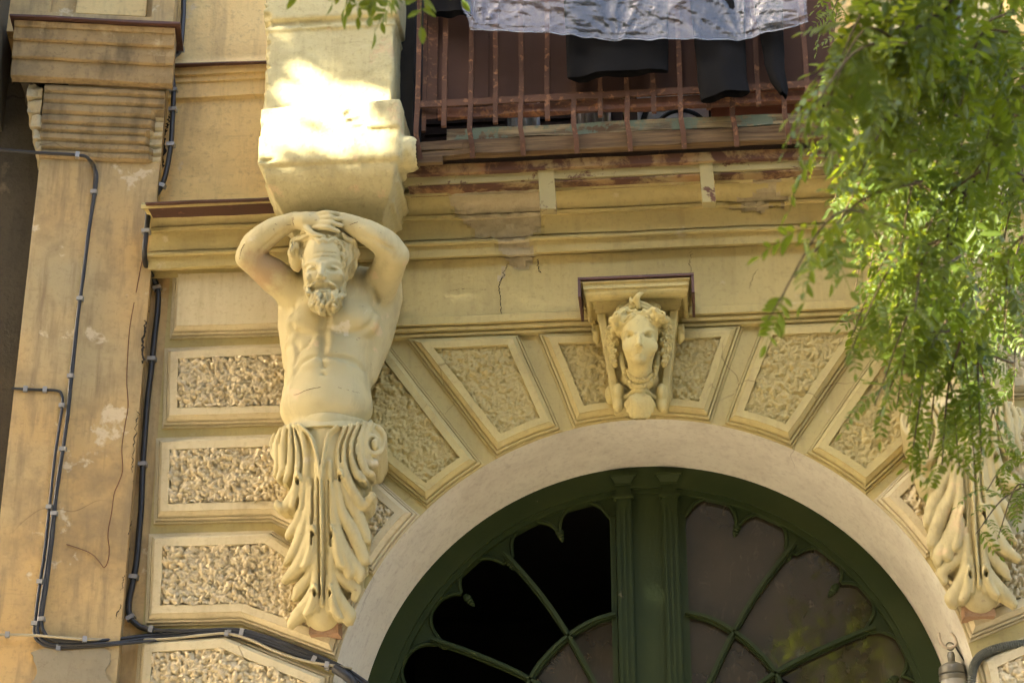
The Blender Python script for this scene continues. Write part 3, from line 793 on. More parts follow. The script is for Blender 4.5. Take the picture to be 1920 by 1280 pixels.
    E2(556, 616, (.007,.007,.006), .006); E2(676, 611, (.007,.007,.006), .006)
    groove([(700,540),(706,565),(702,590)], [.004,.008,.004], .02); groove([(552,575),(548,592)], [.006,.004], .02)
    groove([(585,634),(575,650),(562,660)], [.002,.004,.002], .015)
    groove([(486,470),(512,448),(540,428)], [.002,.004,.002], .012); groove([(735,468),(705,452),(672,436)], [.002,.003,.002], .012)
    nz = lattice_noise(s.ax[0][:, None, None], s.ax[1][None, :, None], s.ax[2][None, None, :], 38, 3).astype(np.float32)
    s.D += nz*.0011
    s.D[:, :, 0] = 1; s.D[:, -1, :] = 1
    carve('figure', s, M['statue'], st, 1)
    for L, w_ in (([(538,756),(548,742),(560,738),(575,731),(592,727),(601,725)],.0009),([(634,726),(655,732),(675,737),(695,748)],.0008),([(549,398),(548,412),(551,424),(549,436)],.0011),([(515,420),(530,423),(546,421)],.0011),([(458,458),(452,470),(450,485)],.0013),([(555,412),(562,424)],.0016),([(648,425),(660,420),(672,416)],.0013)):
        P = spline([s.surf(a, b, dy=.0) for a, b in L], 6); r2 = np.random.default_rng(len(L)); m_ = MB(); m_.tube(P+r2.normal(0, .0006, P.shape), [w_*q for q in r2.uniform(.6, 1.3, len(P))], 5); m_.obj('crack', M['crackline'], st)
    # ---- head, on a finer grid
    c = U(609, 505, -.42)
    h = Sdf((c[0]-.16, -.60, U(609, 600, -.5)[2]-.015), (c[0]+.16, -.27, U(609, 432, -.40)[2]+.03), .0036)
    G = lambda p, r, k=.02, **kw: h.ell(U(*p), r, k, **kw)
    G((609,488,-.415), (.090,.105,.120)); G((609,528,-.445), (.076,.085,.085), .04); G((611,520,-.36), (.09,.08,.12), .05)
    G((586,517,-.495), (.026,.025,.026), .03); G((632,516,-.493), (.026,.025,.026), .03)                 # cheekbones
    def hs(px, py, dy=0.): return h.surf(px, py, -.62, -.28, dy)
    def hg(L, r, k, dy=0.): h.chain([hs(a, b, dy) for a, b in L], r, k, sub=True)
    def hr(L, r, k, dy=0.): h.chain([hs(a, b, dy) for a, b in L], r, k)
    for ex in (584, 624): h.ell(hs(ex, 504), (.024,.018,.013), .014, sub=True)                           # sockets
    hr([(572,499),(580,493.5),(592,493),(599,497)], [.006,.010,.011,.008], .010, .003)                   # brows
    hr([(609,497),(617,493),(630,492.5),(640,499)], [.008,.011,.010,.006], .010, .003)
    for ex in (584, 624):
        h.ell(hs(ex, 504, .007), (.0155,.014,.0095), .004)
        hr([(ex-9.5,503.5),(ex,500.5),(ex+9.5,503.5)], [.0028,.0034,.0028], .003); hr([(ex-8.5,505.5),(ex,508.2),(ex+8.5,505.5)], [.0022,.0030,.0022], .003)
        hg([(ex-8,504.5),(ex,505.2),(ex+8,504.5)], [.0012,.0020,.0012], .002)
    p0 = hs(604, 496); p1 = hs(604, 524); tip = p1+np.array([0, -.032, .004])
    h.chain([p0+np.array([0, .004, 0]), p0*.5+tip*.5+np.array([0, .004, 0]), tip], [.0095,.0115,.0145], .012)
    h.ell(tip+np.array([-.014, .016, -.002]), (.011,.012,.009), .006); h.ell(tip+np.array([.014, .016, -.002]), (.011,.012,.009), .006)
    G((610,562,-.468), (.072,.056,.046), .02)
    for sx in (-1, 1):
        for q in (3, 2, 1, 0):
            hr([(605+sx*3,529+q*1.8),(605+sx*14,530.5+q*2.4),(605+sx*25,537+q*3.0),(605+sx*(31-q*3),546+q*2.0)], [.0045,.0062,.0058,.0035], .0020, -.001+.001*q)
    hg([(595,540.5),(605,539.5),(616,540.5)], [.002,.0032,.002], .002, .0); hr([(597,544.5),(605,545.5),(613,544.5)], [.004,.0062,.004], .005, -.001)
    # beard: curls
    r = np.random.default_rng(5)
    for lay, (ya, yb, nn, sc) in enumerate([(545,574,14,1.0),(551,588,11,.80),(563,590,8,.55)]):
        for i in range(nn):
            f = ((i+.5+r.uniform(-.2, .2))/nn*2-1)*sc
            if lay == 0 and abs(f) < .20: continue
            x0 = 610+f*38; x3 = 610+f*38+r.uniform(-3, 3); ph = r.uniform(0, 6.28); am = r.uniform(2.2, 4.0)*(1 if f > 0 else -1)
            ye = yb-abs(f)*abs(f)*16+r.uniform(-3, 3)
            L = [hs(x0+(x3-x0)*t+am*math.sin(ph+t*5.2), ya+(ye-ya)*t, -.001-.003*lay) for t in np.linspace(0, 1, 7)]
            tip = L[-1]; sg = 1 if f > 0 else -1
            L += [tip+np.array([-sg*.010*math.sin(a), -.004, -.006*(1-math.cos(a))+.004*a]) for a in (.9, 1.9, 2.9)]
            h.chain(L, [.0055,.0082,.0086,.0078,.0060,.0040], .0025, n=3)
    for px in (574, 579, 640, 645):                                                                       # sideburn locks
        hr([(px,515),(px+2.5,526),(px-1.5,538),(px+2,550)], [.006,.0085,.0085,.007], .004, -.001)
    # hair: wavy locks falling either side of the forehead
    G((556,478,-.385), (.034,.06,.075), .02); G((655,482,-.38), (.034,.07,.095), .02); G((609,450,-.40), (.10,.09,.045), .03)
    for i, (x0, y0, x1, y1, x2, y2, x3, y3) in enumerate([(590,446,566,450,553,470,560,508),(585,443,556,447,546,470,549,492),(598,444,574,458,568,478,572,500),(580,441,552,452,549,476,556,512),
        (628,442,648,450,655,478,648,524),(634,440,658,452,664,480,656,520),(622,446,642,458,646,480,641,504),(615,444,632,456,640,470,644,492),(640,440,664,458,667,486,660,514)]):
        L = spline([hs(x0,y0), hs(x1,y1), hs(x2,y2), hs(x3,y3)], 6); wv = np.array([[.006*math.sin(j*1.25+i), -.004*math.cos(j*1.25), 0] for j in range(len(L))])
        h.chain(L+wv, [.008,.013,.014,.012,.006], .004, n=1)
        L2 = L+wv*1.0+np.array([0, -.012, 0]); h.chain(L2, [.0018,.003,.003,.002], .003, sub=True, n=1)
    hr([(592,447),(600,452),(606,448),(614,453),(624,447)], [.006,.010,.009,.010,.006], .005, -.002)
    hg([(588,476),(606,473),(630,475)], [.001,.0025,.001], .006); hg([(588,484),(606,481),(628,483)], [.001,.0025,.001], .006)
    h.D += lattice_noise(h.ax[0][:, None, None], h.ax[1][None, :, None], h.ax[2][None, None, :], 70, 5).astype(np.float32)*.0007
    h.D[:, -1, :] = 1
    carve('head', h, M['statue'], st, 1)
    leaf_console(st)
    return st
def leaf_console(st):
    """acanthus console the figure grows out of: folds laid over one another, each reaching back to the wall"""
    C = lambda x, y: (470+x/2.667, 740+y/2.667)
    dep = lambda py: float(np.interp(py, [780,800,850,900,950,1000,1050,1100,1150,1180], [.385,.385,.365,.335,.30,.265,.23,.195,.155,.125]))
    xc = U(606, 900, -.3)[0]; hstep = .0046
    zt = U(605, 785, -.385)[2]+.035; zb = U(605, 1185, -.12)[2]
    xs = np.arange(xc-.27, xc+.28, hstep); zs = np.arange(zb, zt, hstep); X = xs[:, None]; Z = zs[None, :]
    Hh = np.full((len(xs), len(zs)), 0.0)
    def W(x, y, e=0.):
        px, py = C(x, y); off = abs(px-606)/105.0; d = dep(py)*(1-.20*off*off)+e; p = U(px, py, -d); return p[0], p[2], d
    def fold(L, r, e=0., k=.004, n=5, tip=None):
        nonlocal Hh
        P = spline(np.array([W(*q, e) for q in L]), n); R = np.interp(np.linspace(0, 1, len(P)), np.linspace(0, 1, len(r)), r)/2.667/445
        best = np.full(Hh.shape, -1.0)
        for (x0, z0, d0), (x1, z1, d1), ra, rb in zip(P[:-1], P[1:], R[:-1], R[1:]):
            L2 = (x1-x0)**2+(z1-z0)**2+1e-12; t = np.clip(((X-x0)*(x1-x0)+(Z-z0)*(z1-z0))/L2, 0, 1)
            dd = np.sqrt((X-x0-t*(x1-x0))**2+(Z-z0-t*(z1-z0))**2); rr = ra+(rb-ra)*t
            q = np.where(dd < rr*1.0, d0+(d1-d0)*t-rr+np.sqrt(np.maximum(rr*rr-dd*dd, 0)), -1.0)
            best = np.maximum(best, q)
        hh = np.clip(.5+.5*(best-Hh)/k, 0, 1); hh[best < 0] = 0
        Hh = Hh*(1-hh)+best*hh+k*hh*(1-hh)
    def cutl(L, r, e=.012, n=5):                     # incised line
        nonlocal Hh
        P = spline(np.array([W(*q) for q in L]), n); R = np.interp(np.linspace(0, 1, len(P)), np.linspace(0, 1, len(r)), r)/2.667/445
        for (x0, z0, d0), (x1, z1, d1), ra, rb in zip(P[:-1], P[1:], R[:-1], R[1:]):
            L2 = (x1-x0)**2+(z1-z0)**2+1e-12; t = np.clip(((X-x0)*(x1-x0)+(Z-z0)*(z1-z0))/L2, 0, 1)
            dd = np.sqrt((X-x0-t*(x1-x0))**2+(Z-z0-t*(z1-z0))**2); rr = ra+(rb-ra)*t
            lim = d0+(d1-d0)*t-e+.0*dd+np.maximum(dd/np.maximum(rr, 1e-4), 0)**2*e
            Hh = np.where(dd < rr, np.minimum(Hh, lim), Hh)
    # under-body
    fold([(360,110),(362,300),(362,600),(360,900),(352,1060)], [235,215,165,140,110], -.015, .02)
    fold([(360,110),(362,300),(362,600),(360,900),(352,1085)], [150,120,100,90,80], -.004, .02)
    # upper folds, left
    fold([(150,170),(128,240),(132,330),(118,395)], [16,22,24,14], -.004)
    fold([(172,158),(160,250),(160,350),(135,415)], [16,22,24,14], .008)
    fold([(196,150),(198,250),(196,345),(168,430)], [16,22,24,13], .014)
    fold([(222,146),(232,250),(236,345),(226,440),(205,540)], [16,22,22,24,18], .016)
    fold([(246,150),(266,250),(274,345),(262,450),(250,560)], [14,20,22,24,14], .010)
    fold([(222,440),(200,500),(172,545),(146,556)], [16,26,30,24], .012); fold([(146,556),(132,545),(130,530)], [22,20,12], .022)
    # upper folds, right, rolling into the volute
    fold([(470,158),(442,260),(440,340),(446,395)], [14,20,20,14], .010)
    fold([(500,148),(466,240),(462,330),(484,430),(540,515)], [16,22,24,26,20], .016)
    fold([(534,142),(506,220),(506,310),(530,390),(566,420)], [16,22,24,24,14], .016)
    fold([(566,136),(542,210),(540,300),(566,370),(604,388)], [16,22,24,24,16], .012)
    fold([(596,134),(570,190),(566,270),(590,330),(622,336)], [16,22,26,24,16], .004)
    fold([(484,440),(520,510),(556,538),(592,512)], [16,28,30,24], .012); fold([(592,512),(604,496),(598,486)], [22,18,10], .022)
    sp_ = [(612+(62-6.2*a)*math.cos(a-1.2), 232+(80-8.5*a)*math.sin(a-1.2)) for a in np.linspace(0, 7.6, 18)]
    fold([(600,170),(612,230),(610,290)], [50,58,46], -.012, .01); fold(sp_, [17,15,13,11,10], .008, .003, 2); fold([(616,232),(618,250)], [17,17], .018)
    sp_ = [(128-(30-3.0*a)*math.cos(a-1.2), 262+(72-7.5*a)*math.sin(a-1.2)) for a in np.linspace(0, 6.5, 14)]
    fold(sp_, [12,11,9,8], -.012, .003, 2)
    # second tier, left then right
    fold([(282,380),(268,500),(242,600),(200,672),(176,706)], [14,22,30,26,10], .004); fold([(290,420),(286,560),(256,660),(214,768),(166,842)], [14,22,30,30,8], .010)
    fold([(306,460),(304,600),(286,720),(236,840),(162,918)], [14,24,34,38,16], .014); fold([(304,690),(296,760),(282,820),(262,852)], [12,24,26,14], .022)
    fold([(330,330),(326,520),(322,700),(318,860)], [12,16,16,14], .012)
    fold([(440,395),(476,500),(530,600),(572,700),(580,724)], [14,24,34,30,10], .004); fold([(424,430),(446,560),(506,680),(556,800),(562,830)], [14,24,34,34,12], .010)
    fold([(404,470),(422,640),(470,780),(530,870),(540,920)], [14,24,34,36,14], .012); fold([(420,690),(428,770),(446,830),(456,852)], [12,22,24,12], .022)
    fold([(430,720),(466,800),(490,870),(488,896)], [14,26,30,16], .018); fold([(392,330),(398,520),(400,700),(402,860)], [12,16,16,14], .012)
    # third tier
    fold([(316,760),(296,880),(240,960),(212,1016)], [14,26,32,12], .004); fold([(330,800),(320,940),(284,1020),(232,1090),(198,1136)], [14,26,34,36,22], .012)
    fold([(318,985),(306,1030),(288,1070),(270,1094)], [12,22,22,10], .022); fold([(338,900),(336,1000),(330,1070)], [10,14,14], .010)
    fold([(404,760),(430,880),(490,930),(524,966),(516,1010)], [14,26,34,28,18], .004); fold([(392,800),(408,940),(446,1030),(486,1090),(478,1120)], [14,26,36,38,20], .012)
    fold([(404,985),(410,1040),(424,1080),(444,1108)], [12,20,22,14], .022); fold([(378,900),(382,1000),(392,1070)], [10,14,14], .010)
    # beaded collar and stem
    fold([(236,142),(288,188),(318,262),(338,360),(352,560),(356,800),(354,1045)], [7,8,8,9,10,10,7], .020, .002)
    fold([(432,146),(388,190),(366,270),(352,370),(350,470)], [7,8,8,8,6], .020, .002)
    for L in ([(338,420),(342,600),(344,800),(344,1020)], [(364,420),(368,600),(370,800),(368,1020)], [(312,420),(310,620),(306,760)], [(388,420),(392,620),(400,760)],
              [(222,170),(248,260),(254,350),(240,440)], [(184,170),(180,260),(178,350)], [(208,165),(216,260),(216,350),(206,430)], [(488,165),(454,260),(452,340)], [(520,160),(486,240),(484,330),(506,410)], [(552,155),(524,230),(522,310),(546,380)]):
        cutl(L, [3,6,6,3], .014)
    for x, y in ((310,690),(404,690),(322,985),(398,985),(236,425),(446,405)):   # drilled eyes with a rolled lip
        fold([(x-4,y-40),(x,y-24),(x+3,y-6)], [8,13,11], .026); cutl([(x,y-2),(x+1,y+10),(x,y+24)], [7,8,4], .05)
    Hh += (lattice_noise(X*np.ones_like(Z), np.zeros_like(X*Z), Z*np.ones_like(X), 45, 8))*.0009*(Hh > 0)
    s = Sdf((xs[0], -.46, zs[0]), (xs[-1], -.01, zs[-1]), hstep)
    n0, n1, n2 = s.n; H3 = np.zeros((n0, n2), np.float32); a_, b_ = min(n0, Hh.shape[0]), min(n2, Hh.shape[1]); H3[:a_, :b_] = Hh[:a_, :b_]
    s.D = np.clip((-H3[:, None, :]-s.ax[1][None, :, None])*.7, -.02, .02).astype(np.float32)
    mk = H3 > .02; zdep = np.maximum.accumulate(H3.max(0)) if False else np.maximum(H3.max(0), .12); ers = [mk]
    for _ in range(7):
        e = ers[-1].copy(); e[1:-1, 1:-1] &= ers[-1][:-2, 1:-1] & ers[-1][2:, 1:-1] & ers[-1][1:-1, :-2] & ers[-1][1:-1, 2:]; ers.append(e)
    for j, y in enumerate(s.ax[1]):                  # undercut: lobes stand free of the wall
        q = -y/zdep; st_ = np.clip(((.80-q)/.55*7).astype(int), 0, 7)
        for k in range(1, 8):
            colz = st_ == k
            if colz.any(): s.D[:, j, colz] = np.where(ers[k][:, colz], s.D[:, j, colz], np.maximum(s.D[:, j, colz], .004))
    s.D[:, -1, :] = .01; s.D[:, :, 0] = .01; s.D[:, :, -1] = .01; s.D[0] = .01; s.D[-1] = .01
    carve('acanthus_console', s, M['statue'], st, 2)
    # broken brick end below the leaf
    A = U(578, 1188, -.11); B = U(636, 1150, -.11)
    V, F = lump_block((A[0], -.105, A[2]), (B[0], -.02, B[2]+.02), .12, 3, 8)
    o = obj('broken_end', V, F, M['brick'], st); smooth_angle(o, 40)
ST = statue()
ST2 = ST.copy(); COL.objects.link(ST2); ST2.scale = (-1, 1, 1); ST2.location.x = 2*AX-SB[0]
ST2['label'] = 'carved leaf console of the right-hand figure, half hidden behind hanging green leaves'
for ch in list(ST.children):
    c_ = ch.copy(); COL.objects.link(c_); c_.parent = ST2
# ------------------------------------------------------------------ keystone console with a woman's head
def keystone():
    base = U(1200, 786, -.12)
    ks = empty('carved_keystone', tuple(base), 'carved woman\'s head with beads and shell on the scrolled keystone above the arch', 'keystone')
    C = lambda x, y: (1040+x/4.0, 490+y/4.0)
    xc = U(*C(625, 600), -.25)[0]
    # abacus: stacked, moulded, returned at both ends
    lay = [(118,132,172+20,1030,-.330),(132,142,205,1015,-.335),(142,188,217,1010,-.325),(188,196,222,1006,-.318),(196,285,240,985,None),(285,300,280,955,-.225),(300,345,288,948,-.215),(345,372,300,935,-.20),(372,400,312,922,-.185)]
    m = MB(); P = []
    zz = []
    for (ya, yb, xa, xb, y) in lay:
        if y is None:
            for t in np.linspace(0, 1, 8):
                a = t*math.pi/2; yy = -.315+.085*(1-math.cos(a)) ; f = math.sin(a)
                px_y = ya+(yb-ya)*f; P.append((222+(280-222)*(1-math.cos(a)), 1006-(1006-955)*(1-math.cos(a)), px_y, yy))
        else:
            P += [(xa, xb, ya, y), (xa, xb, yb, y)]
    V = []; F = []
    for (xa, xb, cy, y) in P[1:]:
        z = U(*C(625, cy+4), y)[2]; hw = (U(*C(xb, cy), y)[0]-U(*C(xa, cy), y)[0])/2
        V += [(xc-hw, 0.0, z), (xc-hw, y, z), (xc+hw, y, z), (xc+hw, 0.0, z)]
    n = len(P)-1
    for i in range(n-1):
        for j in range(3): F.append((i*4+j, i*4+j+1, (i+1)*4+j+1, (i+1)*4+j))
    F += [(0,1,2,3)[::-1], tuple((n-1)*4+k for k in range(4))]
    o = obj('abacus', V, F, M['mask'], ks); smooth_angle(o, 30)
    zt = V[0][2]
    hw = (U(*C(1046, 110), -.34)[0]-U(*C(174, 110), -.34)[0])/2
    plate('metal_flashing', [(xc-hw,-.345,zt+.004),(xc+hw,-.345,zt+.004),(xc+hw,.0,zt+.012),(xc-hw,.0,zt+.012)], .010, M['flash'], ks)
    for sx in (-1, 1):
        mm = MB().box((xc+sx*hw-.011*(sx > 0)-.0*(sx < 0), -.343, zt-.075), (xc+sx*hw+.011*(sx < 0), -.10, zt+.003)); mm.obj('flashing_drip', M['flash'], ks)
    # console body, head, ornament
    zb = U(*C(640, 1195), -.13)[2]-.012; ztop = U(*C(640, 228), -.36)[2]+.012
    s = Sdf((xc-.235, -.46, zb), (xc+.235, -.012, ztop), .0036)
    dep = lambda cy: float(np.interp(cy, [350,450,700,950,1100,1190], [.20,.20,.17,.15,.14,.13]))
    for cy0, cy1 in zip(range(380, 1060, 20), range(400, 1080, 20)):
        t = (cy0-380)/740; hw_ = (1-t)*.165+t*.105; a = U(*C(625, cy0), -dep(cy0)); b = U(*C(625, cy1), -dep(cy1))
        s.box((xc-hw_, -dep(cy0)+.022, b[2]-.004), (xc+hw_, .1, a[2]+.004), .003)
        for sx in (-1, 1): s.box((xc+sx*(hw_-.014)-.017, -dep(cy0), b[2]-.003), (xc+sx*(hw_-.014)+.017, .1, a[2]+.003), .004)
    W3 = lambda x, y, yy: U(*C(x, y), yy)
    for sx, X in ((-1, 478), (1, 803)):               # lower scroll ends
        p = W3(X, 985, -.165); s.ell(p, (.021,.034,.040), .01); p = W3(X, 1075, -.155); s.ell(p, (.022,.028,.034), .01)
        s.cap(W3(X, 960, -.165), W3(X, 1085, -.15), .021, .021, .006)
    for sx, X in ((-1, 318), (1, 938)):               # upper side scrolls
        p = W3(X, 545, -.10); q = [p+np.array([sx*0, -.034*math.cos(a)*(1-.09*a), .040*math.sin(a)*(1-.09*a)]) for a in np.linspace(0, 7, 18)]
        s.ell(p, (.016,.04,.045), .006); s.chain([v+np.array([sx*.012, 0, 0]) for v in q], [.010,.008,.007], .003, n=1)
        p = W3(X+sx*(-95), 1000, -.07); s.ell(p, (.02,.04,.04), .006)
    # neck, bust, head
    s.chain([W3(640,700,-.24), W3(640,800,-.22), W3(640,880,-.18)], [.050,.048,.060], .02)
    s.ell(W3(640,880,-.15), (.075,.05,.045), .02)
    fy = -.30
    s.ell(W3(636,540,-.265), (.078,.085,.098), .02); s.ell(W3(636,655,-.285), (.062,.072,.070), .035); s.ell(W3(634,742,-.322), (.022,.020,.016), .03)
    def hs(x, y, dy=0.): return s.surf(*C(x, y), -.48, -.05, dy)
    def hr(L, r, k=.004, dy=0.): s.chain([hs(a, b, dy) for a, b in L], r, k)
    def hg(L, r, k=.004, dy=0.): s.chain([hs(a, b, dy) for a, b in L], r, k, sub=True)
    for ex in (562, 700): s.ell(hs(ex, 552), (.021,.016,.0125), .008, sub=True)
    hr([(520,535),(545,517),(580,517),(605,535)], [.003,.0045,.005,.004], .009, .001); hr([(662,535),(690,517),(722,517),(748,533)], [.004,.005,.0045,.003], .009, .001)
    p0 = hs(632, 545); p1 = hs(634, 640); tip = p1+np.array([0, -.024, .002])
    s.chain([p0+np.array([0,.003,0]), p0*.5+tip*.5+np.array([0,.001,0]), tip], [.007,.0082,.0105], .009)
    for sx in (-1, 1): s.ell(tip+np.array([sx*.010, .012, -.001]), (.0075,.009,.0065), .004)
    for ex in (564, 698):
        s.ell(hs(ex, 555, .005), (.0135,.011,.0078), .003)
        hr([(ex-36,555),(ex-10,542),(ex+16,543),(ex+38,556)], [.0018,.0026,.0026,.0018], .002); hr([(ex-32,560),(ex,569),(ex+34,560)], [.0014,.002,.0014], .002)
        s.ell(hs(ex, 555), (.0042,.004,.0042), .001, sub=True)
    hr([(608,683),(626,678),(638,681),(652,678),(672,684)], [.002,.0045,.004,.0045,.002], .003, .001); hr([(614,697),(640,702),(666,697)], [.002,.0058,.002], .004, .001)
    hg([(606,689),(640,690),(676,690)], [.0012,.0022,.0012], .002)
    for x, y in ((545,640),(735,640)): s.ell(hs(x, y, .008), (.022,.014,.026), .02)
    # hair: waves swept back from the parting, coils at the temples, ringlets
    r = np.random.default_rng(2)
    for sx in (-1, 1):
        X = lambda d: 636+sx*d
        for i, L in enumerate([[(12,395),(60,415),(105,455),(140,520),(150,590)],[(20,380),(80,395),(132,440),(165,505),(172,580)],[(40,370),(100,382),(155,425),(190,490),(196,560)],[(95,355),(150,385),(190,430),(215,480)]]):
            P = spline([hs(X(a), b, .004) for a, b in L], 6); wv = np.array([[sx*.005*math.sin(j*1.1+i*2), -.004*math.cos(j*1.1+i), .003*math.cos(j*1.3)] for j in range(len(P))])
            s.chain(P+wv, [.008,.013,.015,.014,.008], .003, n=1); s.chain(P+wv+np.array([0,-.012,0]), [.0015,.003,.003,.0015], .002, sub=True, n=1)
        for (dx, cy, rr) in [(212,450,.020),(178,470,.016),(225,520,.022),(205,565,.018),(232,590,.021),(190,610,.019),(222,650,.020),(200,690,.017),(212,735,.016),(198,770,.013),(165,540,.015)]:
            p = W3(X(dx*.93), cy, -.205)
            s.ell(p, (rr,.022,rr), .006); L = [p+np.array([sx*rr*(.85-.1*a)*math.cos(a), -.018-.002*a, rr*(.85-.1*a)*math.sin(a)]) for a in np.linspace(0, 6, 13)]
            s.chain(L, [.0055,.005,.004], .002, n=1)
    # diadem and its flower
    P = [hs(490,392,.0), hs(520,362,.0), hs(570,330,.0), hs(620,312,.0), hs(690,330,.0), hs(745,360,.0), hs(790,392,.0)]
    P = [W3(485,395,-.23), W3(525,360,-.265), W3(570,330,-.285), W3(622,312,-.30), W3(685,330,-.285), W3(740,360,-.265), W3(790,395,-.23)]
    s.chain(P, [.010,.011,.012,.013,.012,.011,.010], .004); s.chain([p+np.array([0,-.004,-.017]) for p in P], [.006,.007,.008,.008,.008,.007,.006], .003)
    for x, y in ((500,362),(530,338),(760,358),(730,336)):
        p = W3(x, y, -.235); s.ell(p, (.022,.02,.020), .008); L = [p+np.array([.016*math.cos(a)*(1-.1*a), -.018, .016*math.sin(a)*(1-.1*a)]) for a in np.linspace(0, 6, 12)]; s.chain(L, [.005,.004], .002, n=1)
    p = W3(612, 285, -.325); s.ell(p, (.016,.012,.015), .004)
    s.chain([W3(622,300,-.31), W3(618,270,-.335), W3(645,243,-.335), W3(668,234,-.33)], [.010,.012,.010,.005], .004); s.chain([W3(600,330,-.30), W3(574,300,-.31), W3(568,275,-.305)], [.010,.009,.005], .004); s.chain([W3(625,345,-.31), W3(622,300,-.325)], [.010,.010], .003)
    # drapery band beside the neck
    for sx in (-1, 1):
        X = lambda d: 640+sx*d; s.chain([W3(X(140),690,-.20), W3(X(128),770,-.205), W3(X(118),850,-.20)], [.010,.012,.008], .006)
    # shell
    c = W3(640, 985, -.20)
    s.ell(W3(640,1075,-.165), (.052,.030,.055), .01)
    for k in range(-4, 5):
        a = k*.27; L = [(640+10*math.sin(a), 985), (640+70*math.sin(a)*1.05, 985+78*math.cos(a)), (640+112*math.sin(a), 995+185*math.cos(a)*.98)]
        s.chain([W3(L[0][0],L[0][1],-.195), W3(L[1][0],L[1][1],-.205), W3(L[2][0],L[2][1],-.175)], [.006,.011,.013], .003)
    s.chain([W3(575,985,-.18), W3(605,968,-.195), W3(640,960,-.205), W3(675,968,-.195), W3(705,985,-.18)], [.010,.012,.015,.012,.010], .004)
    for sx in (-1, 1): s.chain([W3(640+sx*60,990,-.175), W3(640+sx*95,1010,-.165), W3(640+sx*125,1030,-.155)], [.010,.011,.010], .005)
    s.D += lattice_noise(s.ax[0][:, None, None], s.ax[1][None, :, None], s.ax[2][None, None, :], 60, 5).astype(np.float32)*.0007
    s.D[:, -1, :] = 1; s.D[:, :, -1] = 1
    carve('woman_head', s, M['mask'], ks, 1)
    # two strings of beads, each bead a bead
    def sphere(c, r):
        V = [(0,0,1)]; F = []; nu, nv = 8, 5
        for i in range(1, nv):
            for j in range(nu): t = math.pi*i/nv; q = 2*math.pi*j/nu; V.append((math.sin(t)*math.cos(q), math.sin(t)*math.sin(q), math.cos(t)))
        V.append((0,0,-1))
        for j in range(nu): F.append((0, 1+j, 1+(j+1) % nu)); b = 1+(nv-2)*nu; F.append((b+j, len(V)-1, b+(j+1) % nu))
        for i in range(nv-2):
            for j in range(nu): a = 1+i*nu; F.append((a+j, a+nu+j, a+nu+(j+1) % nu, a+(j+1) % nu))
        return np.array(V)*r+c, F
    for L, n_, rr in (([(522,805),(535,862),(575,915),(640,935),(702,912),(742,862),(764,795)], 15, .0115), ([(540,800),(562,850),(600,878),(645,886),(690,872),(728,842),(748,790)], 15, .0085)):
        P = spline(L, 8); d = np.r_[0, np.cumsum(np.hypot(*np.diff(P, axis=0).T))]
        for q in np.linspace(0, d[-1], n_):
            x = np.interp(q, d, P[:, 0]); y = np.interp(q, d, P[:, 1]); p = hs(x, y, -.003); V, F = sphere(p, rr); obj('bead', V, F, M['mask'], ks, True)
    return ks
keystone()
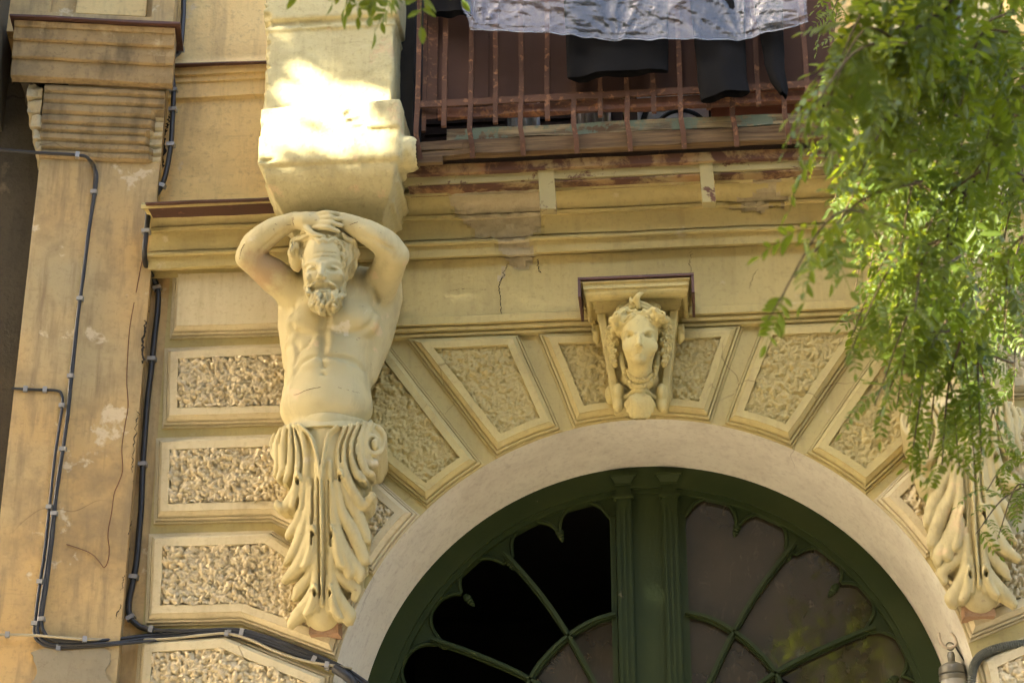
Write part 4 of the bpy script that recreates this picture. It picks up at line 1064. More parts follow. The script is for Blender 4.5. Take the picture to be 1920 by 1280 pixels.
# ------------------------------------------------------------------ corbel block and pedestal above each figure
def corbel():
    yb = -.56; ys = -.50
    xl, xr = U(484, 250, yb)[0], U(751, 250, yb)[0]; xc = (xl+xr)/2
    ztop = U(600, -70, ys)[2]; zb1 = U(610, 194, yb)[2]; zb0 = U(610, 303, yb)[2]; zc0 = U(610, 418, -.33)[2]
    s = Sdf((xl-.06, -.62, zc0-.04), (xr+.06, -.012, ztop), .0085)
    sl, sr = U(497, 120, ys)[0], U(737, 120, ys)[0]
    s.box((sl, ys, zb1-.05), (sr, .2, ztop+.2), .008)
    zl = U(610, 55, ys)[2]
    s.box((sl-.008, ys-.010, zl), (sr+.008, .2, zl+.016), .004); s.box((sl-.016, ys-.022, zl+.05), (sr+.016, .2, ztop+.2), .005)
    s.box((xl, yb, zb0), (xr, .2, zb1), .018)
    # cove below: front and sides draw in
    H = zb0-zc0
    def f(x, y, z):
        t = np.clip((zb0-z)/H, 0, 1); a = t*math.pi/2
        yf = yb+.022+.215*(1-np.cos(a))**1.0; hw0 = (xr-xl)/2-.02; ins = .085*(1-np.cos(a))
        d = np.maximum(np.abs(x-xc)-(hw0-ins), yf-y)
        return np.maximum(np.maximum(d*.8, z-zb0-.01), (zc0-z))
    s.fn(f, (xl-.05, -.6, zc0), (xr+.05, 0, zb0+.01), .0)
    # a raised rib where the side mouldings return along the wall
    for sx, xe in ((1, xr-.03), (-1, xl+.03)):
        for (t0, yy, rr) in ((.25,-.20,.016),(.62,-.16,.014)):
            z_ = zb0-H*t0; ins = .085*(1-math.cos(t0*math.pi/2)); s.cap((xe+sx*.006-sx*ins, -.50+.2*t0, z_), (xe+sx*.006-sx*ins, 0, z_), rr, rr, .006)
    # wear: bitten arrises, knocked-off lumps, a long chip along the left edge
    r = np.random.default_rng(12)
    def bite(p, R, k=.012): s.ell(p, R, k, sub=True)
    for z in np.arange(zb0+.02, ztop, .045): bite((sl-.012 if z > zb1 else xl-.014, (ys if z > zb1 else yb)-.006+r.normal(0, .01), z+r.normal(0, .01)), r.uniform(.016, .038, 3), .008)
    for x in np.arange(xl+.03, xr, .06): bite((x, yb-.012+r.normal(0, .006), zb1+.012+r.normal(0, .006)), r.uniform(.018, .036, 3), .01)
    for x in np.arange(xl+.03, xr, .07): bite((x, yb-.014, zb0-.008), r.uniform(.012, .024, 3), .01)
    for px, py, R in ((664,226,(.034,.012,.012)),(676,236,(.034,.012,.009)),(652,214,(.02,.010,.014)),(694,226,(.05,.010,.005)),(500,299,(.040,.018,.010))): bite(U(px, py, yb), R, .006)
    s.chain([U(640,208,yb),U(662,222,yb),U(690,224,yb),U(716,236,yb)], [.003,.006,.004,.003], .004, sub=True)
    A = U(684, 243, yb); B = U(752, 187, yb); s.box((A[0], yb-.016, A[2]), (B[0], yb+.1, B[2]), .012, .008)
    A = U(745, 300, -.5); s.ell(A+np.array([.05, .04, .05]), (.05,.09,.07), .03)
    g = (s.ax[0][:, None, None], s.ax[1][None, :, None], s.ax[2][None, None, :])
    s.D += (lattice_noise(*g, 7, 2)*.005+lattice_noise(*g, 30, 4)*.0016+lattice_noise(*g, 80, 6)*.0016).astype(np.float32)
    s.D[:, -1, :] = 1; s.D[:, :, -1] = 1; s.D[:, :, 0] = 1
    return s, (xl, xr, yb, zb0, zb1, ztop)
CS, CB = corbel()
c0 = (( CB[0]+CB[1])/2, -.3, CB[3])
CRB = empty('corbel_block', c0, 'crumbling cream corbel and pedestal in bright sun above the bearded statue', 'corbel', 'corbels above the carved figures')
carve('stone_block', CS, M['pedestal'], CRB, 0)
A = U(494, 309, -.5); B = U(518, 290, -.5)
V, F = lump_block((A[0], -.535, A[2]), (B[0], -.42, B[2]), .2, 6, 5); o = obj('exposed_brick', V, F, M['brick'], CRB); smooth_angle(o, 40)
CR2 = CRB.copy(); COL.objects.link(CR2); CR2.scale = (-1, 1, 1); CR2.location.x = 2*AX-c0[0]
CR2['label'] = 'shaded corbel and pedestal behind the green leaves at the right end of the balcony'
for ch in list(CRB.children):
    c_ = ch.copy(); COL.objects.link(c_); c_.parent = CR2

# ------------------------------------------------------------------ balcony floor, beam and brackets
def hx(px, py, y): return U(px, py, y)
BAL = empty('balcony', tuple(U(1170, 330, -.36)), 'old timber balcony floor on rusty painted iron beam above the arch', 'balcony')
xa, xb = U(757, 320, -.36)[0], U(1600, 300, -.36)[0]
def zat(px, py, y): return U(px, py, y)[2]
def slab(name, mat, x0, x1, y0, y1, z0, z1, parent, wob=.004, seed=0, dx=.05, smooth=True, tilt=0.):
    """long timber or iron member with uneven edges"""
    n = max(2, int((x1-x0)/dx)); V = []; F = []
    for i in range(n+1):
        x = x0+(x1-x0)*i/n; tz = tilt*(x-x0)
        for j, (y, z) in enumerate([(y0,z0),(y1,z0),(y1,z1),(y0,z1)]):
            V.append((x, y+wob*vnoise((x,j*3,0), 4, 3, seed), z+tz+wob*vnoise((x,j*5,2), 4, 3, seed+3)))
    for i in range(n):
        for j in range(4): F.append((i*4+j, i*4+(j+1) % 4, (i+1)*4+(j+1) % 4, (i+1)*4+j))
    F += [(0,1,2,3), tuple(n*4+k for k in (3,2,1,0))]
    return obj(name, V, F, mat, parent)
zw0 = zat(1000, 337, -.36); zw1 = zat(1000, 306, -.36)
slab('beam_web', M['oliveiron'], xa, xb, -.36, -.345, zw0, zat(1000, 316, -.36), BAL, .002, 1)
slab('beam_flange', M['rustpaint'], xa-.01, xb, -.385, -.346, zat(1000, 317, -.385), zat(1000, 300.5, -.385), BAL, .003, 2)
slab('lower_flange', M['rustpaint'], xa+.02, xb, -.352, -.27, zw0-.010, zw0-.003, BAL, .003, 5)
# soffit boards of the floor, then the fascia planks
zf = zat(1000, 300, -.40)
slab('floor_slab', M['darkrust'], xa, xb, -.37, .04, zat(1000, 301, -.37)+.002, zat(1000, 281, -.37), BAL, .004, 8)
slab('fascia_plank', M['wood'], xa-.02, xb, -.445, -.401, zat(1000, 284, -.44), zat(1000, 257, -.44), BAL, .006, 9)
slab('edge_plank', M['woodgreen'], U(838,250,-.43)[0], xb, -.435, -.20, zat(1000, 256.5, -.43), zat(1000, 236, -.43), BAL, .006, 11)
slab('floor_board', M['wood'], xa-.02, xb, -.20, .04, zat(1000, 262, -.43), zat(1000, 238, -.43), BAL, .003, 10)
for (p0, p1, q0, q1, y) in ((765,866,266,282,-.452),(770,850,284,294,-.45),(772,829,294,304,-.455)):
    slab('broken_plank_end', M['wood'], U(p0,q1,y)[0], U(p1,q1,y)[0], y, y+.03, zat(800,q1,y), zat(800,q0,y), BAL, .005, p1, .03)
def bracket(px, top, bot, wpx):
    m = MB(); a = U(px-wpx/2, bot, -.345); b = U(px+wpx/2, bot, -.345); t = U(px, top, -.365)
    m.hexa([(a[0],-.352,a[2]),(b[0],-.352,b[2]),(b[0],-.30,b[2]),(a[0],-.30,a[2]),(a[0]-.008,-.372,t[2]),(b[0]-.008,-.372,t[2]),(b[0]-.008,-.30,t[2]),(a[0]-.008,-.30,t[2])])
    return m.obj('bracket', M['oliveiron'], BAL)
bracket(1028, 310, 393, 30); bracket(1330, 300, 380, 25)
# ------------------------------------------------------------------ railing: bars, rail, sheet-metal screen
RY = -.47
RL = empty('balcony_railing', tuple(U(1170, 300, RY)), 'rusty brown iron balcony railing of upright bars with one low rail', 'railing')
def railpy(px): return 197+(px-783)*(158-197)/(1530-783)
ra, rb_ = U(779, railpy(779), RY), U(1572, railpy(1572), RY)
def wobbar(name, P, wd, dp, mat, parent, seed=0):
    m = MB(); P = np.array(P)
    for i, p in enumerate(P): P[i] = p+np.array([vnoise(p, 6, 2, seed)*.003, vnoise(p, 6, 2, seed+4)*.003, 0])
    b = 0
    for i, p in enumerate(P):
        t = P[min(i+1, len(P)-1)]-P[max(i-1, 0)]; t /= np.linalg.norm(t); a = np.cross(t, (0,1,0)); a /= np.linalg.norm(a)+1e-9; c = np.cross(a, t)
        for (u, v) in ((-1,-1),(1,-1),(1,1),(-1,1)): m.v.append(tuple(p+a*u*wd/2+c*v*dp/2))
    n = len(P)
    for i in range(n-1):
        for j in range(4): m.f.append((i*4+j, i*4+(j+1) % 4, (i+1)*4+(j+1) % 4, (i+1)*4+j))
    m.f += [(3,2,1,0), tuple((n-1)*4+k for k in range(4))]
    return m.obj(name, mat, parent)
wobbar('rail', [ra+(rb_-ra)*t for t in np.linspace(0, 1, 30)], .033, .012, M['brownbar'], RL, 2)
longb = [783, 883, 977, 1076, 1175.6, 1275.6, 1372.5, 1469, 1566]
shortb = [833, 929, 1026.6, 1125, 1224.7, 1327, 1421, 1513]
for k, px in enumerate(longb):
    pr = railpy(px); zt_ = U(px, -80, RY)[2]; x = U(px, pr, RY)[0]; zr = U(px, pr, RY)[2]
    zl_ = U(px, pr+58, -.455)[2]; ze_ = U(px+2, 302-(px-783)*.042, -.44)[2]
    bx = U(px+8, 270, -.45)[0]-x
    P = [(x, RY, z) for z in np.linspace(zt_, zr-.03, 10)]+[(x-.002, RY-.004, zr-.06), (x-.003, RY-.006, zl_), (x+.006, RY+.002, (zl_+ze_)/2), (x+.016 if k == 0 else x+.008, -.448, ze_)]
    wobbar('bar', P, .021, .018, M['brownbar'], RL, k)
for k, px in enumerate(shortb):
    pr = railpy(px); zt_ = U(px, -80, RY)[2]; q = U(px, pr, RY); ze_ = U(px, pr+44-k*1.5, RY)[2]
    P = [(q[0], RY, z) for z in np.linspace(zt_, ze_, 12)]
    wobbar('bar', P, .021, .018, M['brownbar'], RL, k+20)
# corner post and the folded screen behind
px = 795; q = U(px, 198, RY+.03); P = [(q[0], RY+.03, z) for z in np.linspace(U(px, -80, RY)[2], U(px, 240, RY)[2], 8)]
wobbar('corner_post', P, .018, .018, M['brownbar'], RL, 50)
def sheet(name, x0, x1, z0, z1, y, wob, mat, parent, n=10, seed=0):
    V = []; F = []; nz = 6
    for i in range(n+1):
        for j in range(nz+1):
            x = x0+(x1-x0)*i/n; z = z0+(z1-z0)*j/nz; V.append((x, y+wob*vnoise((x,0,z), 3, 2, seed), z+.003*vnoise((x,0,1),5,2,seed)))
    m_ = len(V); V += [(a, b+.004, c) for a, b, c in V]
    for i in range(n):
        for j in range(nz):
            a = i*(nz+1)+j; F.append((a, a+nz+1, a+nz+2, a+1)); F.append((m_+a+1, m_+a+nz+2, m_+a+nz+1, m_+a))
    for i in range(n):
        a = i*(nz+1); F.append((a+nz+1, a, m_+a, m_+a+nz+1)); a += nz; F.append((a, a+nz+1, m_+a+nz+1, m_+a))
    for j in range(nz):
        F.append((j, j+1, m_+j+1, m_+j)); a = n*(nz+1)+j; F.append((a+1, a, m_+a, m_+a+1))
    o = obj(name, V, F, mat, parent); smooth_angle(o, 30); return o
SC = empty('sheet_metal_screen', tuple(U(1170, 205, -.43)), 'dark brown sheet screen fixed behind the balcony bars', 'screen')
ys_ = -.43; xs0 = U(822, 150, ys_)[0]; xs1 = U(1556, 150, ys_)[0]; zs0 = U(1170, 182, ys_)[2]; zs1 = U(1170, -90, ys_)[2]
ed = np.linspace(xs0, xs1, 9)
for i in range(8): sheet('screen_panel', ed[i]-.008, ed[i+1]+.008, zs0+.004*i-.012, zs1, ys_+.010*(i % 2), .003, M['sheet'], SC, 6, i)
sheet('side_flap', U(800,150,ys_-.01)[0], U(820,150,ys_-.01)[0], U(810,226,ys_)[2], U(810,28,ys_)[2], ys_-.012, .004, M['brownbar'], SC, 4, 31)
# batten under the screen
slab('batten', M['rust'], xs0, U(1556,190,ys_)[0], ys_-.012, ys_+.02, U(1170, 206, ys_)[2], U(1170, 188, ys_)[2], SC, .008, 17)
# dark side return of the balcony at the pedestal
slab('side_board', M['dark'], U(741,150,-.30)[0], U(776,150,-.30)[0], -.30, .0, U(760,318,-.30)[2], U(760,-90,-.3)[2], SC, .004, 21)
# shuttered door added behind the slot to keep it dark
BD = empty('added_balcony_door', tuple(U(1170, 250, -.02)), 'dark brown shuttered door added behind the slot over the floor to keep it dark', 'door')
zb_ = U(1170, 262, -.43)[2]; xd0, xd1 = U(775, 250, 0)[0], U(1580, 250, 0)[0]; M['shutter'] = paint('added_dark_shutter', (.035, .022, .015, 1), (.028, .018, .013, 1), (.08, .05, .03, 1), (.66, .72), .8, .1, 6, .1)
for k in range(4):
    a_ = xd0+(xd1-xd0)*k/4+.01; b_ = xd0+(xd1-xd0)*(k+1)/4-.01
    lf = MB().box((a_, -.035, zb_), (b_, -.006, zb_+2.2)).obj('shutter_leaf', M['shutter'], BD)
    for q in range(10): MB().box((a_+.05, -.047, zb_+.08+q*.055), (b_-.05, -.036, zb_+.118+q*.055)).obj('louvre', M['shutter'], lf)
# things seen through the slot above the floor
def thing_box(name, label, cat, px0, px1, py0, py1, y, th, mat, folds=0):
    x0, x1 = U(px0, py1, y)[0], U(px1, py1, y)[0]; z0, z1 = U((px0+px1)/2, py1, y)[2]-.05, U((px0+px1)/2, py0, y)[2]+.12
    V = []; F = []; n = max(2, folds*4)
    for i in range(n+1):
        x = x0+(x1-x0)*i/n; d = .012*math.sin(i*math.pi/2) if folds else 0
        V += [(x, y+d, z0), (x, y+d, z1), (x, y+d+th, z0), (x, y+d+th, z1)]
    for i in range(n):
        a = i*4; F += [(a, a+4, a+5, a+1), (a+3, a+7, a+6, a+2), (a+1, a+5, a+7, a+3), (a+2, a+6, a+4, a)]
    F += [(0,1,3,2), (n*4+2, n*4+3, n*4+1, n*4)]
    o = obj(name, V, F, mat); return tag(o, label, cat)
M['pale'] = plain('pale_board', (.62, .55, .47, 1), .8); M['white'] = plain('white_plastic', (.78, .78, .78, 1), .4, .4)
M['terra'] = plain('terracotta', (.30, .10, .05, 1), .8, .2, .3); M['blackiron'] = plain('black_iron', (.02, .02, .02, 1), .5)
thing_box('folding_board', 'white slatted board glimpsed through the slot left of the black trousers', 'board', 952, 1012, 205, 240, -.25, .02, M['white'], 3)
thing_box('curtain', 'pinkish ribbed curtain glimpsed through the slot below the black trousers', 'curtain', 1080, 1146, 200, 238, -.24, .01, M['pale'], 5)
thing_box('white_box', 'white plastic panel behind the black hoop on the balcony', 'panel', 1196, 1330, 195, 240, -.22, .03, M['white'])
thing_box('planter_box', 'long terracotta planter box at the right end of the balcony', 'planter', 1335, 1545, 188, 238, -.30, .10, M['terra'])
m = MB(); c = U(1277, 250, -.27); m.tube([c+.115*np.array([math.cos(a), 0, math.sin(a)]) for a in np.linspace(0, 2*math.pi, 37)], .010, 8, False)
m.bar(c+np.array([-.20,0,-.05]), c+np.array([-.145,0,.13]), .022); m.bar(c+np.array([0,0,-.11]), c+np.array([0,0,.11]), .008)
tag(m.obj('iron_hoop', M['blackiron'], None, 40), 'black iron hoop standing behind the balcony slot', 'hoop')

# ------------------------------------------------------------------ laundry
def cloth_sheet(name, outline, y, mat, label, cat, group=None, fold=.012, freq=22, thick=.03, seed=0, hem=True):
    """hanging garment leg: closed tube flattened between left and right edge lines (px)"""
    rows = len(outline); V = []; F = []; n = 28
    for j, (xl, yl, xr, yr) in enumerate(outline):
        A = U(xl, yl, y); B = U(xr, yr, y); t = j/(rows-1)
        for k in range(n):
            a = 2*math.pi*k/n; u = .5-.5*math.cos(a); p = A+(B-A)*u
            d = math.sin(a)*thick*(1 if math.sin(a) > 0 else .8)
            d += fold*(math.sin(u*freq+seed+t*1.5)+.6*math.sin(u*freq*.45+seed*2+t*2.2))*(1 if math.sin(a) < 0 else .5)*(.4+.6*t)+.016*vnoise(p, 9, 3, seed)
            V.append((p[0]+.004*vnoise(p, 7, 2, seed+2), y-d*(1 if True else 1), p[2]+.004*vnoise(p, 6, 2, seed+7)))
    for j in range(rows-1):
        for k in range(n): F.append((j*n+k, j*n+(k+1) % n, (j+1)*n+(k+1) % n, (j+1)*n+k))
    o = obj(name, V, F, mat); smooth_angle(o, 80); return tag(o, label, cat, group)
def rows_of(top, bot, k=10):
    t = np.linspace(0, 1, k)[:, None]; return (np.array(top)[None]*(1-t)+np.array(bot)[None]*t).tolist()
LY = -.545
cloth_sheet('trousers', rows_of((1056,-40,1252,-40),(1062,120,1254,112),10)+[(1064,146,1254,134)], LY, M['cloth'], 'pair of short wide black trousers hanging in the middle of the balcony', 'trousers', None, .016, 14, .032, 1)
cloth_sheet('trousers', rows_of((1290,-40,1396,-40),(1308,150,1400,142),10)+[(1314,190,1406,174)], LY, M['cloth'], 'long black trouser leg hanging lowest, right of the short trousers', 'trousers', None, .010, 9, .036, 2)
cloth_sheet('trousers', rows_of((1404,-40,1466,-40),(1434,120,1472,130),10)+[(1444,152,1478,166),(1462,176,1476,180)], LY, M['cloth'], 'narrow twisted black trouser leg hanging nearest the leaves', 'trousers', None, .010, 8, .022, 3)
cloth_sheet('black_cloth', rows_of((790,-50,880,-50),(800,20,884,14),6)+[(806,27,884,26)], LY+.02, M['cloth'], 'black cloth draped over the left corner of the railing', 'cloth', None, .010, 12, .03, 4)
# ------------------------------------------------------------------ clear plastic sheet
def plastic():
    n = N('clear_crumpled_plastic')
    tr = n.new('ShaderNodeBsdfTransparent'); gl = n.new('ShaderNodeBsdfGlossy', Roughness=.20); df = n.new('ShaderNodeBsdfTranslucent'); d2 = n.new('ShaderNodeBsdfDiffuse')
    tr.inputs[0].default_value = (.94, .95, .96, 1); gl.inputs[0].default_value = (.96, .97, 1, 1); df.inputs[0].default_value = (.80, .82, .85, 1); d2.inputs[0].default_value = (.80, .82, .85, 1)
    a = n.new('ShaderNodeMixShader'); n.link(df.outputs[0], a.inputs[1]); n.link(d2.outputs[0], a.inputs[2]); a.inputs[0].default_value = .5
    b = n.new('ShaderNodeMixShader'); b.inputs[0].default_value = .13; n.link(tr.outputs[0], b.inputs[1]); n.link(a.outputs[0], b.inputs[2])
    fr = n.new('ShaderNodeFresnel', IOR=1.5)
    f = n.new('ShaderNodeMath', operation='MULTIPLY_ADD'); n.link(fr.outputs[0], f.inputs[0]); f.inputs[1].default_value = .85; f.inputs[2].default_value = .01; f.use_clamp = True
    c = n.new('ShaderNodeMixShader'); n.link(f.outputs[0], c.inputs[0]); n.link(b.outputs[0], c.inputs[1]); n.link(gl.outputs[0], c.inputs[2]); n.link(c.outputs[0], n.out.inputs['Surface'])
    return n.m
def plastic_sheet():
    nx, nz = 330, 60; F = []; y = -.60
    bot = [(884,60),(960,64),(1060,70),(1150,76),(1270,78),(1385,75),(1440,62),(1490,54),(1513,46)]
    u = np.linspace(0, 1, nx+1)[:, None]+np.zeros((1, nz+1)); v = np.linspace(0, 1, nz+1)[None, :]+np.zeros((nx+1, 1))
    pxb = 884+(1513-884)*u; pyb = np.interp(pxb, [b[0] for b in bot], [b[1] for b in bot]); pxt = 838+(1500-838)*u+6*np.sin(u*9)
    px = pxb+(pxt-pxb)*v; py = pyb+(-75-pyb)*v; Z0 = np.zeros_like(px)
    q = Z0.copy()
    for c0_, a0, cy in ((1155,.050,72),(1395,.040,70),(905,.045,58)):        # tied points from which folds fan out
        dx = (px-c0_)/60; an = np.arctan2(px-c0_, cy+6-py); rad = np.hypot(px-c0_, cy-py)/60
        q += a0*np.exp(-dx*dx)*(.3+.7*v)+.011*np.abs(np.sin(an*6))*np.exp(-rad*.45)*np.clip(rad, 0, 1)
    lat = lambda a, b, sc, sd: lattice_noise(a, b, Z0, sc, sd)
    rid = lambda a, b, sc, sd: 1-np.abs(lat(a, b, sc, sd))*2                    # sharp creases
    sx, sy = px*.012+.004*py, py*.034-px*.003
    pk = lambda A: np.clip(A, 0, 1)**3
    w_ = .014*lat(px*.008, py*.012, 1.0, 3)+.0055*pk(rid(sx*.8, sy*.7, 1.0, 5))+.0036*pk(rid(sx*1.3+3, sy*1.6, 1.0, 6))+.0036*pk(rid(sx*2.6, sy*3.2+9, 1.0, 7))+.0022*pk(rid(sx*5, sy*6.5, 1.0, 8))
    hem_ = np.exp(-((v-.10)/.012)**2)*.004
    V = np.zeros((nx+1, nz+1, 3)); fl = lambda A: A.ravel()
    d = FW[None]+RT[None]*((fl(px)-960)/FPX)[:, None]+UPV[None]*((640-fl(py))/FPX)[:, None]
    W_ = CAMP+d*((y-CAMP[1])/d[:, 1])[:, None]
    W_[:, 1] = y-.02+fl(q)-fl(w_)-fl(hem_); W_[:, 2] += fl(.006*lat(u*30, v*3, 1.0, 9)); W_[:, 0] += fl(.008*lat(u*9, v*6, 1.0, 2))
    ii, jj = np.meshgrid(np.arange(nx), np.arange(nz), indexing='ij'); a = (ii*(nz+1)+jj).ravel(); F = np.stack([a, a+nz+1, a+nz+2, a+1], 1)
    o = obj('plastic_sheet', W_, F, plastic(), None, True)
    m = MB(); m.tube(W_.reshape(nx+1, nz+1, 3)[::3, 0], .0028, 6); obj('hem', m.v, m.f, o.data.materials[0], o, True)
    return tag(o, 'crumpled clear plastic sheet draped over the balcony laundry', 'plastic sheet')
plastic_sheet()
# ------------------------------------------------------------------ green arched door with fanlight
DY = .45; DX, DZ, DR = AX-.004, AZ+.001, AR-.0525+.004
DOOR = empty('arched_door', (DX, DY, 0), 'dark green arched door with scalloped fanlight under the grey soffit', 'door')
def D2(px, py, y=DY): p = U(px, py, y); return np.array([p[0], p[2]])
def ring(name, r0, r1, y0, y1, mat, a0=0, a1=math.pi, n=72, cx=DX, cz=DZ, smooth=30):
    V = []; F = []
    for i in range(n+1):
        t = a0+(a1-a0)*i/n; c, s_ = -math.cos(t), math.sin(t)
        for r, y in ((r0,y0),(r1,y0),(r1,y1),(r0,y1)): V.append((cx+r*c, y, cz+r*s_))
    for i in range(n):
        for j in range(4): F.append((i*4+j, i*4+(j+1) % 4, (i+1)*4+(j+1) % 4, (i+1)*4+j))
    F += [(3,2,1,0), tuple(n*4+k for k in range(4))]
    o = obj(name, V, F, mat, DOOR); smooth_angle(o, smooth); return o
ring('frame', 1.150, DR, DY-.03, DY+.12, M['green']); ring('frame_bead', 1.128, 1.152, DY-.012, DY+.05, M['green'])
for sx in (-1, 1):
    MB().box((DX+sx*1.195-.05, DY-.03, 0), (DX+sx*1.195+.05, DY+.12, DZ)).obj('frame', M['green'], DOOR)
# scalloped tympanum plate: polar field of lobes, with bead along the scallops
mull = D2(1215, 1000)[0]; xl_, xr_ = D2(1157, 1000)[0], D2(1275, 1000)[0]
lob_px = [(1096,975,47),(1006,1012,48),(909,1081,48),(855,1149,48),(803,1246,50),(770,1330,50)]      # lobe centres and radii (px) on the left half
def lobes(side):
    out = []
    for px, py, r in lob_px:
        c = D2(px, py+8); out.append((c[0] if side < 0 else 2*mull-c[0], c[1], r/432.0*1.0))
    return out
def tracery(side):
    L = lobes(side); fc = (mull+side*.0, DZ-.30)
    # open area boundary: outer arc of the scallops seen from the fan centre
    angs = np.linspace(math.radians(3.0), math.radians(104), 220); inner = []
    la = [math.atan2(abs(cx-fc[0]), cz-fc[1]) for cx, cz, r in L]; lr = [math.hypot(cx-fc[0], cz-fc[1])+.14*r for cx, cz, r in L]
    for t in angs:
        d = np.array([side*math.sin(t), math.cos(t)]); best = float(np.interp(t, la, lr))
        for (cx, cz, r) in L:
            v = np.array([cx-fc[0], cz-fc[1]]); b = v@d; q = b*b-(v@v-r*r)
            if q > 0: best = max(best, b+math.sqrt(q))
        inner.append(np.array(fc)+d*best)
    outer = []
    for t in angs:
        d = np.array([side*math.sin(t), math.cos(t)]); v = np.array([fc[0]-DX, fc[1]-DZ]); b = v@d; c = v@v-1.145**2
        outer.append(np.array(fc)+d*(-b+math.sqrt(b*b-c)))
    xm = xl_ if side < 0 else xr_
    V = []; F = []; y0, y1 = DY+.015, DY+.05
    for a, b in zip(inner, outer): V += [(a[0], y0, a[1]), (b[0], y0, b[1]), (b[0], y1, b[1]), (a[0], y1, a[1])]
    for i in range(len(inner)-1):
        for j in range(4): F.append((i*4+j, i*4+(j+1) % 4, (i+1)*4+(j+1) % 4, (i+1)*4+j))
    o = obj('scalloped_plate', V, F, M['green'], DOOR); smooth_angle(o, 30)
    m = MB(); m.tube([(p[0], y0-.002, p[1]) for p in inner], .0085, 6); m.obj('scallop_bead', M['green'], DOOR, 60)
    # cusps: turned pendants between the lobes, every other one carrying a radial bar
    for i in range(len(L)-1):
        (x0, z0, r0), (x1, z1, r1) = L[i], L[i+1]; d = np.array([x1-x0, z1-z0]); dist = np.linalg.norm(d); a = (r0*r0-r1*r1+dist*dist)/(2*dist)
        hq = .15*r0; mid = np.array([x0, z0])+d/dist*a; nrm = np.array([-d[1], d[0]])/dist
        if (mid+nrm-np.array(fc))@(mid-np.array(fc)) < 0: pass
        c1 = mid+nrm*hq; c2 = mid-nrm*hq
        cusp = c1 if np.linalg.norm(c1-np.array(fc)) > np.linalg.norm(c2-np.array(fc)) else c2
        dirn = np.array(fc)-cusp; dirn /= np.linalg.norm(dirn)
        m = MB(); P = [np.array([cusp[0]+dirn[0]*q, y0+.012, cusp[1]+dirn[1]*q]) for q in (-.024,-.010,0,.007,.013,.020,.026,.033,.037,.044)]
        m.tube(P, [.010,.017,.019,.013,.017,.011,.014,.008,.009,.003], 10); m.obj('pendant', M['green'], DOOR, 50)
for sd in (-1, 1): tracery(sd)
# radial bars and the concentric bar (px polylines measured on the left; the right mirrors them)
def dbar(name, L, w_, y0=DY+.012, d=.034):
    P = [np.array([q[0], y0, q[1]]) for q in L]; m = MB()
    for (wd, dp, off) in ((w_, d, 0.), (w_*.45, d+.016, -.006)):
        b = len(m.v)
        for i, p in enumerate(P):
            t = P[min(i+1, len(P)-1)]-P[max(i-1, 0)]; t /= np.linalg.norm(t); a = np.array([t[2], 0, -t[0]])
            for (u, v) in ((-1,-1),(1,-1),(1,1),(-1,1)): m.v.append(tuple(p+a*u*wd/2+np.array([0, v*dp/2+off, 0])))
        for i in range(len(P)-1):
            for j in range(4): m.f.append((b+i*4+j, b+i*4+(j+1) % 4, b+(i+1)*4+(j+1) % 4, b+(i+1)*4+j))
        m.f += [(b+3,b+2,b+1,b), tuple(b+(len(P)-1)*4+k for k in range(4))]
    return m.obj(name, M['green'], DOOR)
R1 = spline([D2(944,1034), D2(1010,1110), D2(1065,1190), D2(1120,1290)], 6)
R2 = spline([D2(808,1197), D2(900,1230), D2(992,1272), D2(1080,1330)], 6)
CA = spline([D2(1154,1151), D2(1110,1165), D2(1066,1192), D2(1025,1230), D2(995,1272), D2(975,1330)], 6)
for L, nm in ((R1,'radial_bar'),(R2,'radial_bar'),(CA,'arc_bar')):
    dbar(nm, L, .026); dbar(nm, [np.array([2*mull-p[0], p[1]]) for p in L], .026)
# centre mullion: board and two fluted pilasters with capitals
zmt = D2(1215, 884)[1]; zbt = 2.3
MB().box((xl_-.004, DY+.0, zbt), (xr_+.004, DY+.05, zmt)).obj('mullion_board', M['green'], DOOR)
for pxa, pxb in ((1155,1184),(1241,1270)):
    a, b = D2(pxa, 945)[0], D2(pxb, 945)[0]; zc_ = D2(1200, 938)[1]; w_ = b-a
    p = MB().box((a, DY-.03, zbt), (b, DY-.002, zc_)).obj('pilaster', M['green'], DOOR)
    for k in range(3):
        x = a+w_*(k+.5)/3; MB().bar((x, DY-.031, zbt), (x, DY-.031, zc_-.05), w_*.14, .012).obj('reed', M['green'], p)
    m = MB()
    for z0, z1, ex, dp in ((0,.014,.010,.042),(.014,.022,.004,.034),(.022,.062,-.002,.03),(.062,.07,.004,.036)):
        m.box((a-ex, DY-dp, zc_+z0), (b+ex, DY-.001, zc_+z1))
    z0 = zc_+.07; z1 = D2(1200, 898)[1]
    m.hexa([(a,DY-.034,z0),(b,DY-.034,z0),(b,DY,z0),(a,DY,z0),(a-.018,DY-.048,z1),(b+.018,DY-.048,z1),(b+.018,DY,z1),(a-.018,DY,z1)])
    m.box((a-.024, DY-.056, z1), (b+.024, DY-.0, z1+.012)); m.obj('capital', M['green'], DOOR)
# narrow stiles beside the mullion
for px in (1151, 1285):
    x = D2(px, 1100)[0]; MB().box((x-.012, DY+.006, zbt), (x+.012, DY+.045, D2(px, 955)[1])).obj('stile', M['green'], DOOR)
# leaves below the view
MB().box((DX-1.2, DY+.02, 0), (DX+1.2, DY+.07, 3.25)).obj('door_leaf', M['green'], DOOR)
